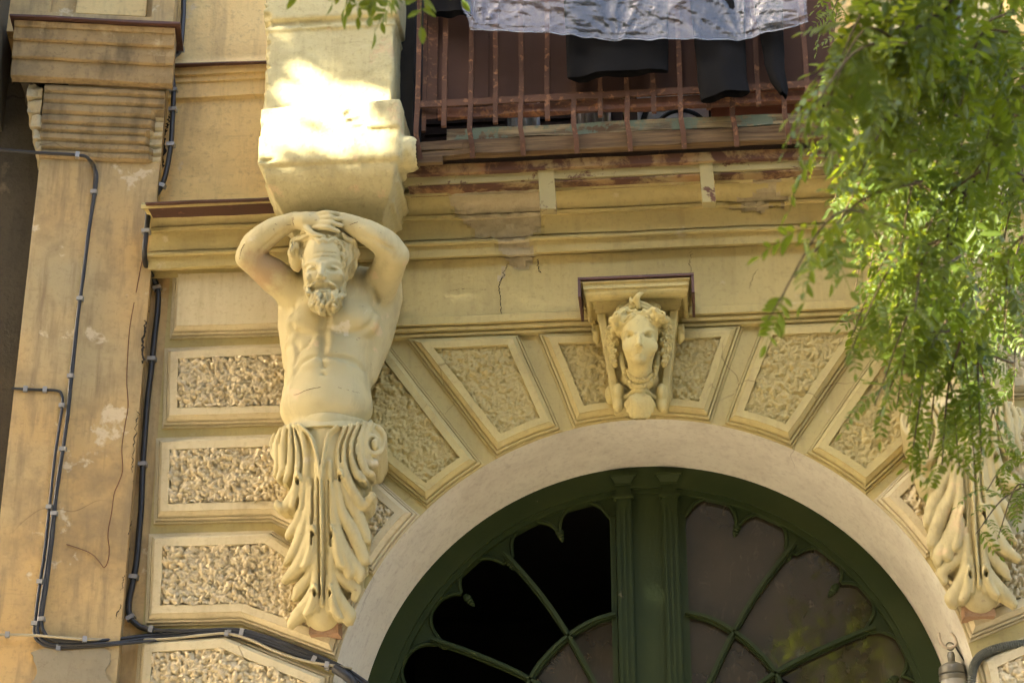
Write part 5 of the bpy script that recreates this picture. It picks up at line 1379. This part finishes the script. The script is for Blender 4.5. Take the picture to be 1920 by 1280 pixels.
# panes: dusty glass, mirrored brown put into its colour, on the right and below the arc; the upper left openings are empty
def glass():
    n = N('dusty_mirrored_brown_glass'); c = n.mix(n.g(n.noise(3, 5, .6), .4, .7), (.034, .027, .015, 1), (.048, .037, .022, 1))
    c = n.mix(n.mul(n.g(n.noise(14, 5, .7, (1, 1, .4), 1.2), .58, .8), .7), c, (.13, .10, .06, 1))
    m = n.done(c, .04, .5); n.b.inputs['IOR'].default_value = 1.75; return m
M['glass'] = glass()
def pane(name, poly, y=DY+.034, mat=None, label=None):
    P = [tuple(p) for p in poly]; n = len(P); V = [(x, y, z) for x, z in P]+[(x, y+.004, z) for x, z in P]
    F = [tuple(range(n)), tuple(range(2*n-1, n-1, -1))]+[(i, n+i, n+(i+1) % n, (i+1) % n) for i in range(n)]
    return obj(name, V, F, mat or M['glass'], DOOR)
mr = lambda L: [np.array([2*mull-p[0], p[1]]) for p in L]
def arcp(a0, a1, r=1.135, n=14): return [np.array([DX+r*math.sin(t), DZ+r*math.cos(t)]) for t in np.linspace(a0, a1, n)]
ang2 = lambda p: math.atan2(p[0]-DX, p[1]-DZ)
i1 = 12; k1 = 12; k2 = 24                             # indices of the crossings along the bars
R1r, R2r, CAr = mr(R1), mr(R2), mr(CA)
xr0 = D2(1285, 1100)[0]
pane('pane', [np.array([xr0, CAr[0][1]]), np.array([xr0, D2(1285, 905)[1]])]+arcp(ang2(np.array([xr0+.02, DZ+1.135])), ang2(R1r[0]))+[R1r[j] for j in range(0, i1+1)]+[CAr[j] for j in range(k1, 0, -1)])
pane('pane', [CAr[j] for j in range(k1, k2+1)][::-1]+[R1r[j] for j in range(i1, -1, -1)]+arcp(ang2(R1r[0]), ang2(R2r[0]))+[R2r[j] for j in range(0, 13)])
pane('pane', [R2r[j] for j in range(12, -1, -1)]+arcp(ang2(R2r[0]), 1.75)+[np.array([2*mull-D2(900,1330)[0], D2(1100,1330)[1]])])
for C_, R_, x0 in ((CA, R1, D2(1151,1100)[0]), (CAr, R1r, xr0)):
    pane('pane', [np.array([x0, C_[0][1]])]+[C_[j] for j in range(0, k1+1)]+[R_[j] for j in range(i1, len(R_))]+[np.array([x0, R_[-1][1]])])
    pane('pane', [C_[j] for j in range(k1, len(C_))]+[R_[j] for j in range(len(R_)-1, i1, -1)])
# hall behind the door, its unlit darkness painted into the walls
m = MB(); x0, x1, y0, y1, z1 = DX-1.5, DX+1.5, DY+.13, DY+3.5, 5.3
m.add([(x0,y0,0),(x1,y0,0),(x1,y1,0),(x0,y1,0),(x0,y0,z1),(x1,y0,z1),(x1,y1,z1),(x0,y1,z1)], [(0,3,2,1),(4,5,6,7),(1,2,6,5),(2,3,7,6),(3,0,4,7)])
o = m.obj('hall', M['dark'], BLD)
# back of the wall round the opening, so that no daylight leaks past the frame
m = MB(); th = np.linspace(0, math.pi, 61)
m.strip([(DX-1.2*math.cos(t), DY+.125, DZ+1.2*math.sin(t)) for t in th], [(DX-2.6*math.cos(t), DY+.125, DZ+2.6*math.sin(t)) for t in th])
m.obj('inner_wall', M['dark'], BLD)
# ------------------------------------------------------------------ cables on the walls, held by metal clips
def on_wall(px, py, off=.012):
    if py < 305 and px < 170: off = .055*min(1, (312-py)/16)+off
    """point on whichever wall face the pixel shows: neighbour's pilaster on the left, the facade on the right"""
    p = UP(px, py, N0+NN*off, NN)
    if np.dot(p-N0, TR_) < 0.0: return p
    return U(px, py, -off)
def cable(name, L, r, mat, label, clips=(), off=.012, clipw=.021, surf=None, group=None):
    P0 = [(surf or on_wall)(px, py, off) for px, py in L]
    P = spline(P0, 10); P = P+np.array([[vnoise(p, 5, 2, len(L))*.0025, 0, 0] for p in P])
    m = MB(); m.tube(P, r, 8); o = m.obj(name, mat, None, 70); tag(o, label, 'cable', group)
    pxs = np.array([p_img(p) for p in P])
    for (cx, cy) in clips:
        i = int(np.argmin(((pxs-np.array([cx, cy]))**2).sum(1))); i = min(max(i, 1), len(P)-2)
        t = P[i+1]-P[i-1]; t /= np.linalg.norm(t); c = P[i]
        b = MB(); b.bar(c-t*clipw*.42, c+t*clipw*.42, r*2+.012, r*2+.006); b.obj('clip', M['clip'], o)
    return o
def p_img(p):
    v = np.asarray(p)-CAMP; z = v@FW; return 960+FPX*(v@RT)/z, 640-FPX*(v@UPV)/z
cable('power_cable', [(346,-30),(343,40),(338,92),(326,108),(322,130),(325,170),(323,230),(320,272),(308,335),(290,370),(279,385)], .0125, M['cable'], 'thick black cable crossing the yellow wall panel beside the pedestal', [(337,90),(324,172),(323,203),(321,272),(303,346)], .03,
      surf=lambda a, b, o: U(a, b, -.06 if b > 100 else -.02))
cable('power_cable', [(279,385),(276,420),(271,470),(275,500),(292,530),(297,560),(291,620),(285,680),(276,760),(268,860),(264,960),(257,1040),(249,1090),(241,1130),(243,1155),(258,1172),(278,1180)], .0125, M['cable'], 'thick black cable running down the wall beside the rough quoin blocks', [(276,433),(546-250,540),(285,673),(266,873),(248,1082),(244,1158)], .016, surf=lambda a, b, o: U(a, b, -.19 if b < 480 else (-.10 if b < 505 else -.018)))
cable('power_cable', [(-20,279),(60,286),(145,291),(166,298),(178,318),(176,360),(168,420),(160,480),(150,560),(140,640),(132,705),(124,800),(112,880),(100,960),(92,1030),(82,1100),(73,1162),(70,1180),(78,1198),(100,1208),(140,1210)], .008, M['cable'], 'black cable entering at the left edge and bending down the pilaster', [(143,292),(175,358),(145,560),(131,703)])
cable('power_cable', [(164,296),(174,312),(181,335),(172,400),(166,440),(156,520),(146,590),(136,690),(128,770),(117,850),(104,940),(97,1010),(88,1090),(78,1160),(84,1186),(104,1200),(160,1202),(230,1196),(300,1186)], .008, M['cable'], 'second black cable alongside the first, down the middle of the pilaster', [(107,842),(101,963),(72,1161)])
cable('power_cable', [(22,728),(60,730),(105,732),(115,740),(116,760),(108,820),(100,880),(92,950),(85,1020),(75,1090),(66,1160),(64,1185),(72,1202),(95,1212),(140,1213),(220,1207),(330,1196)], .0065, M['cable'], 'thin black pipe-like cable turning from the dark edge down the pilaster', [(46,729),(82,730),(115,762),(90,950),(80,1088),(63,1168),(108,1211)], .01)
wall_d = lambda a, b, o: U(a, b, -.035) if a > 210 else UP(a, b, N0+NN*.014, NN)
cable('power_cable', [(110,1208),(200,1206),(280,1196),(380,1188),(430,1187),(480,1196),(540,1216),(600,1240),(640,1258),(690,1300)], .008, M['cable'], 'black cable sweeping along the joint under the lowest full block towards the arch', [(430,1186),(590,1232)], surf=wall_d)
cable('power_cable', [(90,1196),(170,1201),(270,1192),(350,1184),(430,1183),(470,1188),(540,1210),(600,1233),(648,1258),(690,1290)], .008, M['cable'], 'upper black cable in the bundle running below the rough blocks', [(454,1180)], surf=wall_d)
cable('power_cable', [(262,1174),(300,1181),(370,1181),(430,1179),(470,1184),(530,1203),(590,1226),(645,1251),(690,1280)], .0075, M['cable'], 'topmost black cable of the bundle joining from the quoin cable', [(281,1180)], surf=wall_d)
cable('power_cable', [(300,1198),(380,1192),(440,1192),(500,1207),(560,1229),(610,1248),(650,1266),(690,1305)], .0075, M['cable'], 'lowest black cable of the bundle dipping towards the arch edge', [(612,1254)], surf=wall_d)
cable('telephone_wire', [(-20,1189),(60,1190),(110,1194),(165,1198),(240,1198),(310,1197),(380,1190),(425,1187),(470,1199),(520,1222),(580,1240),(640,1249),(660,1253)], .0058, M['beige_cable'], 'thin beige wire crossing the black cables at the lower left', [(13,1190),(161,1199),(423,1188),(613,1246)], .022, surf=lambda a, b, o: U(a, b, -.05) if a > 210 else UP(a, b, N0+NN*.028, NN))
cable('rusty_wire', [(268,480),(262,510),(255,548)], .0022, M['wire'], 'short rusty wire stub high on the pilaster edge', off=.006)
cable('rusty_wire', [(252,567),(246,600),(242,630),(239,680),(238,720),(240,760),(234,800),(229,838),(230,880),(222,905),(214,925),(209,960),(203,1000),(205,1030),(202,1052),(195,1063),(186,1052),(172,1038),(150,1028),(125,1020)], .0019, M['wire'], 'long thin rusty wire hanging loose down the pilaster', off=.006)
# bundle end bending into the gateway
m = MB(); m.tube(spline([U(628,1252,-.05), U(652,1268,-.06), U(668,1288,-.03), U(690,1320,.05)], 8), .021, 10)
tag(m.obj('cable_sleeve', M['cable'], None, 60), 'black taped sleeve where the cable bundle bends into the gateway', 'cable sleeve')
# corrugated conduit at the lower right
P = spline([U(1935,1205,-.04), U(1890,1210,-.045), U(1850,1222,-.05), U(1830,1240,-.05), U(1822,1270,-.05), U(1818,1330,-.05)], 40)
m = MB(); m.tube(P, [.017+.0022*(1 if i % 4 < 2 else -1) for i in range(len(P))], 10); M['grey'] = plain('grey_green_conduit', (.11, .115, .09, 1), .5)
tag(m.obj('conduit', M['grey'], None, 30), 'grey corrugated conduit bending down beside the lamp at lower right', 'conduit')
# ------------------------------------------------------------------ lamp hanging from a hook in the gateway
LP = U(1783, 1290, .12)
LAMP = empty('hanging_lamp', tuple(LP), 'old metal jar lamp on a hook at the lower right of the arch', 'lamp')
Mm = plain('tarnished_metal', (.20, .19, .15, 1), .45, .5, .3, 40, .6); Mg = plain('dusty_lamp_glass', (.30, .29, .24, 1), .2, .5)
c = lambda px, py: U(px, py, .12)
k = c(1783, 1228); b0 = k[2]; xk, yk = k[0], k[1]
z = lambda py: c(1783, py)[2]-b0
MB().lathe((xk, yk, b0), [(.012,z(1222)),(.016,z(1228)),(.014,z(1240)),(.040,z(1246)),(.052,z(1250)),(.056,z(1262)),(.054,z(1264)),(.052,z(1264.5))][::-1], 20).obj('cap', Mm, LAMP, 40)
MB().lathe((xk, yk, b0), [(.048,z(1330)),(.052,z(1300)),(.052,z(1266))], 20).obj('glass_jar', Mg, LAMP, 40)
MB().lathe((xk, yk, b0), [(.053,z(1276)),(.056,z(1274)),(.056,z(1268)),(.053,z(1266.5))], 20).obj('ring', Mm, LAMP, 40)
m = MB(); m.tube([np.array([xk+.016*math.cos(a), yk, b0+z(1211)+.016*math.sin(a)]) for a in np.linspace(0, 2*math.pi, 17)], .003, 6, False); m.obj('link', Mm, LAMP, 60)
m = MB(); m.tube(spline([c(1760,1186), c(1763,1200), c(1770,1211), c(1782,1214), c(1792,1208), c(1791,1196), c(1783,1186)], 6), .0062, 8); hk = m.obj('hook', plain('whitewashed_hook', (.50, .42, .30, 1), .7), LAMP, 60)
m = MB(); m.tube(spline([c(1792,1212), c(1803,1230), c(1815,1250), c(1822,1300)], 6), .004, 6); m.obj('lamp_wire', M['cable'], LAMP, 60)
# ------------------------------------------------------------------ trees
def leaf_mat(name, a, b, tr):
    n = N(name); oi = n.new('ShaderNodeObjectInfo')
    c = n.mix(n.g(n.noise(4, 3), .3, .7), a, b)
    c = n.mix(n.mul(oi.outputs['Random'], .35), c, (a[0]*1.3, a[1]*1.15, a[2]*.7, 1))
    n.link(c, n.b.inputs['Base Color']); n.b.inputs['Roughness'].default_value = .42; n.b.inputs['Specular IOR Level'].default_value = .25
    t = n.new('ShaderNodeBsdfTranslucent'); n.link(n.mix(1.0, c, (*tr, 1), 'MULTIPLY'), t.inputs[0])
    mx = n.new('ShaderNodeMixShader'); mx.inputs[0].default_value = .42; n.link(n.b.outputs[0], mx.inputs[1]); n.link(t.outputs[0], mx.inputs[2]); n.link(mx.outputs[0], n.out.inputs['Surface'])
    return n.m
M['leaf'] = leaf_mat('fresh_green_leaf', (.090, .132, .018, 1), (.052, .090, .014, 1), (3.6, 2.8, .7))
M['leafdark'] = leaf_mat('dense_crown_leaf', (.06, .10, .022, 1), (.045, .08, .018, 1), (1.2, 1.3, .6))
M['bark'] = plain('dark_bark', (.055, .045, .032, 1), .95, .1, .8, 40)
M['twig'] = plain('reddish_twig', (.10, .07, .03, 1), .8)
def compound_leaf(n_pairs, length, lf, seed, droop):
    """pinnate leaf along +x, leaflets in pairs and one at the tip; local coordinates"""
    r = np.random.default_rng(seed); V = []; F = []
    def curve(t): return np.array([length*t, 0, -droop*t*t*length])
    def leaflet(base, d, nrm, L, W):
        d = d/np.linalg.norm(d); side = np.cross(nrm, d); side /= np.linalg.norm(side); nrm = np.cross(d, side); k = len(V)
        for (u, w_, h_) in ((0,0,0),(.18,.62,.02),(.5,1,.035),(.8,.66,.0),(1,0,-.04),(.8,-.66,.0),(.5,-1,.035),(.18,-.62,.02),(.5,0,-.03)):
            V.append(base+d*L*u+side*W*w_*.5+nrm*L*h_*1.6-np.array([0,0,.10*L*u*u]))
        F.extend([(k+a, k+b, k+8) for a, b in ((0,1),(1,2),(2,3),(3,4),(4,5),(5,6),(6,7),(7,0))])
    for i in range(n_pairs):
        t = .16+.80*i/n_pairs; p = curve(t); s_ = (.72+.5*math.sin(math.pi*min(1, t*1.05)))*(1-.12*t)
        for sd in (-1, 1):
            d = np.array([.52+.18*r.normal(0, .5), sd*1.0, -.25+.22*r.normal()]); nr = np.array([0.1*r.normal(), -sd*.25+.12*r.normal(), 1.0])
            leaflet(p+np.array([.004*r.normal(), 0, 0]), d, nr, lf*s_*r.uniform(.88, 1.1), lf*.40*s_)
    leaflet(curve(1.0), np.array([1, .1*r.normal(), -.35]), np.array([0, 0, 1.]), lf*.95, lf*.40)
    m = MB(); m.tube([curve(t) for t in np.linspace(0, 1, 6)], [.0017,.0016,.0014,.0012,.001,.0008], 4)
    k = len(V); V += [np.array(v) for v in m.v]; F += [tuple(i+k for i in f) for f in m.f]
    return np.array(V), F
LEAVES = []
for i in range(7):
    V, F = compound_leaf(5+i % 4, .175+.02*(i % 3), .046, 40+i, .25+.12*(i % 3)); me = bpy.data.meshes.new('leaf')
    me.from_pydata(V.tolist(), [], F); me.update(); me.polygons.foreach_set('use_smooth', [True]*len(me.polygons)); me.materials.append(M['leaf']); LEAVES.append((me, V, F))
def frame_of(d, upish):
    x = d/np.linalg.norm(d); y = np.cross(upish, x); y /= np.linalg.norm(y)+1e-9; z = np.cross(x, y); return np.stack([x, y, z], 1)
class Tree:
    def __init__(s, name, loc, label, group=None):
        s.o = empty(name, loc, label, 'tree', group); s.fv = []; s.ff = []; s.nobj = 0; s.r = np.random.default_rng(len(name)); s.todo = []
    def leaf(s, p, d, up, sc): s.todo.append((np.asarray(p), np.asarray(d), np.asarray(up), sc, s.r.integers(len(LEAVES))))
    def twig(s, P, r0, r1, nl=10, sc=1.0, spread=.9, start=.1, hang=.6):
        P = spline(P, 8); m = MB(); m.tube(P, np.linspace(r0, r1, len(P)), 6); m.obj('branch' if r0 > .008 else 'twig', M['bark'] if r0 > .008 else M['twig'], s.o, 60)
        T = np.gradient(P, axis=0)
        for i in range(nl):
            t = start+(1-start)*(i+s.r.random()*.6)/nl; k = min(int(t*(len(P)-1)), len(P)-1); tg = T[k]/np.linalg.norm(T[k])
            q = s.r.normal(size=3); q -= tg*(q@tg); q /= np.linalg.norm(q)
            d = tg*s.r.uniform(.3, .8)+q*spread*s.r.uniform(.6, 1.1)+np.array([0, 0, -hang*s.r.uniform(.3, 1.2)])
            up = np.array([0, 0, 1.])+.55*s.r.normal(size=3)+np.array([0, -.45, 0]); s.leaf(P[k], d, up, sc*s.r.uniform(.75, 1.15))
    def finish(s):
        # nearest to the picture first: these leaves become parts of their own, the rest one mass
        def vis(e):
            p = e[0]+e[1]/np.linalg.norm(e[1])*.1; x, y = p_img(p); z = (p-CAMP)@FW
            ins = -40 < x < 1960 and -40 < y < 1320 and z > 0
            return (0 if ins else 1, z/e[3])
        s.todo.sort(key=vis); V = []; F = []; nv = 0
        for i, (p, d, up, sc, k) in enumerate(s.todo):
            R = frame_of(d, up)*sc
            if i < 290:
                o = bpy.data.objects.new('leaf', LEAVES[k][0]); COL.objects.link(o); o.parent = s.o
                from mathutils import Matrix
                Mx = Matrix([[*R[0], p[0]-ORG[s.o][0]], [*R[1], p[1]-ORG[s.o][1]], [*R[2], p[2]-ORG[s.o][2]], [0, 0, 0, 1]]); o.matrix_local = Mx
            else:
                W = LEAVES[k][1]@R.T+p; V.append(W); F += [tuple(j+nv for j in f) for f in LEAVES[k][2]]; nv += len(W)
        if V:
            o = obj('foliage', np.concatenate(V), F, M['leaf'], s.o, True); o['kind'] = 'stuff'
# --- the street tree whose branches hang in from the upper right
TX = np.array([3.7, -4.6, 0.])
T1 = Tree('street_tree', tuple(TX), 'leafy tree hanging bright green feathery branches in from the upper right')
m = MB(); m.tube(spline([TX, TX+np.array([.05,.05,2.0]), TX+np.array([-.05,.2,4.0]), TX+np.array([-.4,.5,5.8]), TX+np.array([-.5,.8,7.6])], 8), np.linspace(.19, .10, 33), 12); m.obj('trunk', M['bark'], T1.o, 60)
top = TX+np.array([-.4, .5, 5.8])
def pl(L): return [U(*q) for q in L]
# limbs leading into the picture
T1.twig([top, U(2080,60,-3.4), U(1925,175,-3.2), U(1860,270,-3.1), U(1800,370,-3.0), U(1775,470,-2.95), U(1768,560,-2.9), U(1762,640,-2.85)], .030, .005, 22, 1.0, .9, .35)
T1.twig([top, U(2040,30,-3.0), U(1890,200,-2.6), U(1850,300,-2.5), U(1800,380,-2.4), U(1740,460,-2.35)], .022, .005, 18, .95, .9, .4)
T1.twig([top, U(1980,-120,-4.2), U(1830,-40,-4.0), U(1740,40,-4.0), U(1660,110,-4.0)], .022, .004, 16, 1.0, .9, .3)
T1.twig([top, U(2000,250,-2.2), U(1900,350,-1.9), U(1860,470,-1.8), U(1880,640,-1.7)], .018, .004, 16, .95, .9, .3)
# hanging twigs: (start px, py) -> (end px, py), depth, number of leaves
r_ = np.random.default_rng(21)
TW = [((1700,-30),(1560,150),-4.0,9),((1690,40),(1500,205),-4.05,9),((1700,90),(1530,250),-4.0,9),((1640,-20),(1545,60),-2.2,8),((1600,-20),(1560,90),-2.0,7),((1760,-20),(1640,150),-3.9,10),((1800,30),(1650,260),-3.8,12),
      ((1850,-20),(1720,160),-3.6,12),((1900,20),(1760,240),-3.5,12),((1930,80),(1800,280),-3.3,12),((1780,150),(1610,330),-3.6,11),((1760,230),(1590,390),-3.4,11),((1720,280),(1560,440),-3.5,10),
      ((1730,340),(1490,520),-3.7,9),((1690,430),(1440,600),-3.9,7),((1740,420),(1600,620),-3.2,10),((1760,450),(1590,670),-3.3,8),((1790,420),(1660,700),-2.9,12),
      ((1800,480),(1640,760),-3.1,10),((1770,560),(1700,800),-2.9,9),((1790,560),(1740,860),-2.8,10),((1800,600),(1830,900),-2.7,10),((1780,620),(1640,800),-3.0,5),((1830,500),(1760,700),-2.6,13),
      ((1850,420),(1700,560),-2.5,13),((1840,330),(1680,480),-2.8,12),((1880,380),(1800,600),-2.2,13),((1900,300),(1760,420),-2.6,12),((1930,420),(1880,640),-2.0,12),((1930,500),(1860,720),-1.9,11),
      ((1935,560),(1900,760),-1.8,9),((1940,860),(1850,920),-1.5,6),((1950,900),(1830,1000),-1.4,7),((1950,940),(1870,1010),-1.4,5),((1760,640),(1800,880),-2.7,10),((1830,640),(1890,860),-2.4,9),
      ((1720,520),(1640,640),-2.6,12),((1800,300),(1690,420),-2.4,12),((1890,150),(1840,300),-2.9,10),((1820,120),(1700,330),-3.3,12),((1930,-20),(1850,140),-3.4,12),((1870,560),(1800,740),-2.2,10),
      ((1900,680),(1780,800),-2.3,8),((1660,480),(1600,560),-2.9,8),((1700,180),(1590,280),-3.0,9),((1640,260),(1600,420),-3.1,8),((1860,240),(1740,340),-2.2,12),((1920,200),(1820,420),-1.9,12)]
TW += [((1760,-40),(1680,90),-4.1,10),((1830,-40),(1750,90),-3.9,11),((1890,60),(1800,200),-3.7,11),((1930,130),(1850,260),-3.6,11),((1840,90),(1760,230),-3.5,11),((1740,100),(1640,220),-3.7,11),((1700,200),(1620,300),-3.6,9),
       ((1910,220),(1850,340),-3.4,10),((1780,60),(1700,200),-3.2,10),((1900,-30),(1840,90),-3.0,10),((1870,150),(1790,270),-2.8,11),((1820,240),(1740,370),-3.1,11),((1920,330),(1860,460),-2.9,10)]
TW += [((1775,600),(1712,840),-3.0,13),((1800,640),(1765,885),-2.9,13),((1845,620),(1840,850),-2.8,12),((1755,560),(1680,770),-3.1,11),((1810,560),(1800,800),-2.6,13),((1700,80),(1515,215),-4.1,9),((1720,150),(1545,300),-3.9,9)]
for _ in range(46):                                  # finer sprays filling the crown towards the right
    x = r_.uniform(1640, 1950); y = r_.uniform(-40, 560); TW.append(((x, y), (x-r_.uniform(20, 130), y+r_.uniform(70, 170)), r_.uniform(-3.4, -1.7), 9))
for (a, b, dy, n) in TW:
    A = U(*a, dy); B = U(*b, dy+r_.uniform(-.15, .15)); mid = (A+B)/2+np.array([0, r_.uniform(-.1, .1), .05+.06*r_.random()])
    T1.twig([A, mid, B], .0042, .0016, int(n*(1.0 if a[0] < 1770 else 1.25)), r_.uniform(.85, 1.1)*(.85 if dy < -3.55 else (.52 if dy > -2.75 else .64)), .9, .05, .38)
T1.finish()
# --- the tree up the street on the left: unseen crown added to shade the front, gaps cut for the sun
TX2 = np.array([-6.4, -3.4, 0.])
T2 = Tree('street_tree', tuple(TX2), 'tree up the street, unseen crown shaped to shade the front, a spray of its leaves showing at the top edge')
m = MB(); m.tube(spline([TX2, TX2+np.array([.1,0,2.5]), TX2+np.array([0,.1,5.0]), TX2+np.array([.2,0,8.0])], 8), np.linspace(.26, .12, 25), 12); m.obj('trunk', M['bark'], T2.o, 60)
# the spray at the top edge
q0 = U(700, -260, -3.9)
T2.twig([TX2+np.array([.2,0,7.0]), np.array([-3.4,-3.9,8.3]), U(640,-330,-3.9), U(760,-160,-3.9)], .03, .004, 0)
for a, b, n in (((700,-250),(628,-75),5),((720,-240),(668,-55),7),((740,-230),(712,-60),6),((770,-230),(770,-65),7),((800,-220),(800,-80),4),((690,-240),(645,-70),5)):
    A = U(*a, -3.9); B = U(*b, -3.9); T2.twig([A, (A+B)/2+np.array([.02,.04,.03]), B], .003, .0012, n, .95, .6, .3, 1.0)
T2.finish()
E1 = np.cross(S, [0, 0, 1.]); E1 /= np.linalg.norm(E1); E2 = np.cross(E1, S)          # axes square to the sun
def sun_uv(p): return p@E1, p@E2
def uvpoly(L): return [tuple(sun_uv(U(*q))) for q in L]
HOLES = [uvpoly([(470,215,-.56),(500,150,-.5),(560,118,-.5),(640,140,-.5),(726,172,-.5),(735,200,-.52),(742,240,-.54),(738,287,-.55),(492,301,-.56),(468,260,-.56)]),  # gaps left in the crown so sun lands on the corbel
         uvpoly([(500,76,-.5),(560,84,-.5),(640,98,-.5),(740,120,-.5),(740,132,-.5),(640,112,-.5),(560,96,-.5),(500,88,-.5)])]
def hull(P):
    P = sorted(map(tuple, P)); cr = lambda o, a, b: (a[0]-o[0])*(b[1]-o[1])-(a[1]-o[1])*(b[0]-o[0]); H = []
    for Q in (P, P[::-1]):
        h_ = []
        for p in Q:
            while len(h_) > 1 and cr(h_[-2], h_[-1], p) <= 0: h_.pop()
            h_.append(p)
        H += h_[:-1]
    return H
LIT = [e[0] for e in T1.todo if 1610 < p_img(e[0])[0] < 1990 and 400 < p_img(e[0])[1] < 730]
HOLES.append(hull([sun_uv(p) for p in LIT]))  # gap that lets sun onto the right-hand leaves
def crown():  # unseen leaf mass sized to shade the whole view, minus the sun gaps
    r = np.random.default_rng(31); V = []; F = []; c = np.array([-6.6, -3.6, 7.6]); n = 0
    want = [sun_uv(U(px, py, y)) for px in (-100, 960, 2000) for py in (-150, 640, 1400) for y in (0, -.6, -4.2)]
    u0, u1 = min(w_[0] for w_ in want)-.5, max(w_[0] for w_ in want)+.5; v0, v1 = min(w_[1] for w_ in want)-.5, max(w_[1] for w_ in want)+.7
    cd_ = c@S; N_ = 130000
    uu = r.uniform(u0, u1, N_); vv = r.uniform(v0, v1, N_); dd = cd_+r.normal(0, .75, N_); keep = np.ones(N_, bool); near = np.zeros(N_, bool)
    for h_ in HOLES:
        keep &= ~(inpoly_np(uu, vv, h_) & (r.random(N_) < (.999 if h_ is HOLES[2] else .98)))
        for du, dv in ((.05,0),(-.05,0),(0,.05),(0,-.05)): near |= inpoly_np(uu+du, vv+dv, h_)
    keep &= ~(near & (r.random(N_) < .55)); uu, vv, dd = uu[keep], vv[keep], dd[keep]; n = len(uu)
    P = uu[:, None]*E1+vv[:, None]*E2+dd[:, None]*S
    a = r.normal(size=(n, 3)); a /= np.linalg.norm(a, axis=1)[:, None]; b = np.cross(a, r.normal(size=(n, 3))); b /= np.linalg.norm(b, axis=1)[:, None]
    L = r.uniform(.06, .10, (n, 1)); V = np.stack([P-a*L, P+b*L*.45, P+a*L, P-b*L*.45], 1).reshape(-1, 3); F = np.arange(4*n).reshape(-1, 4)
    o = obj('foliage', V, F, M['leafdark'], T2.o); o['kind'] = 'stuff'
crown()
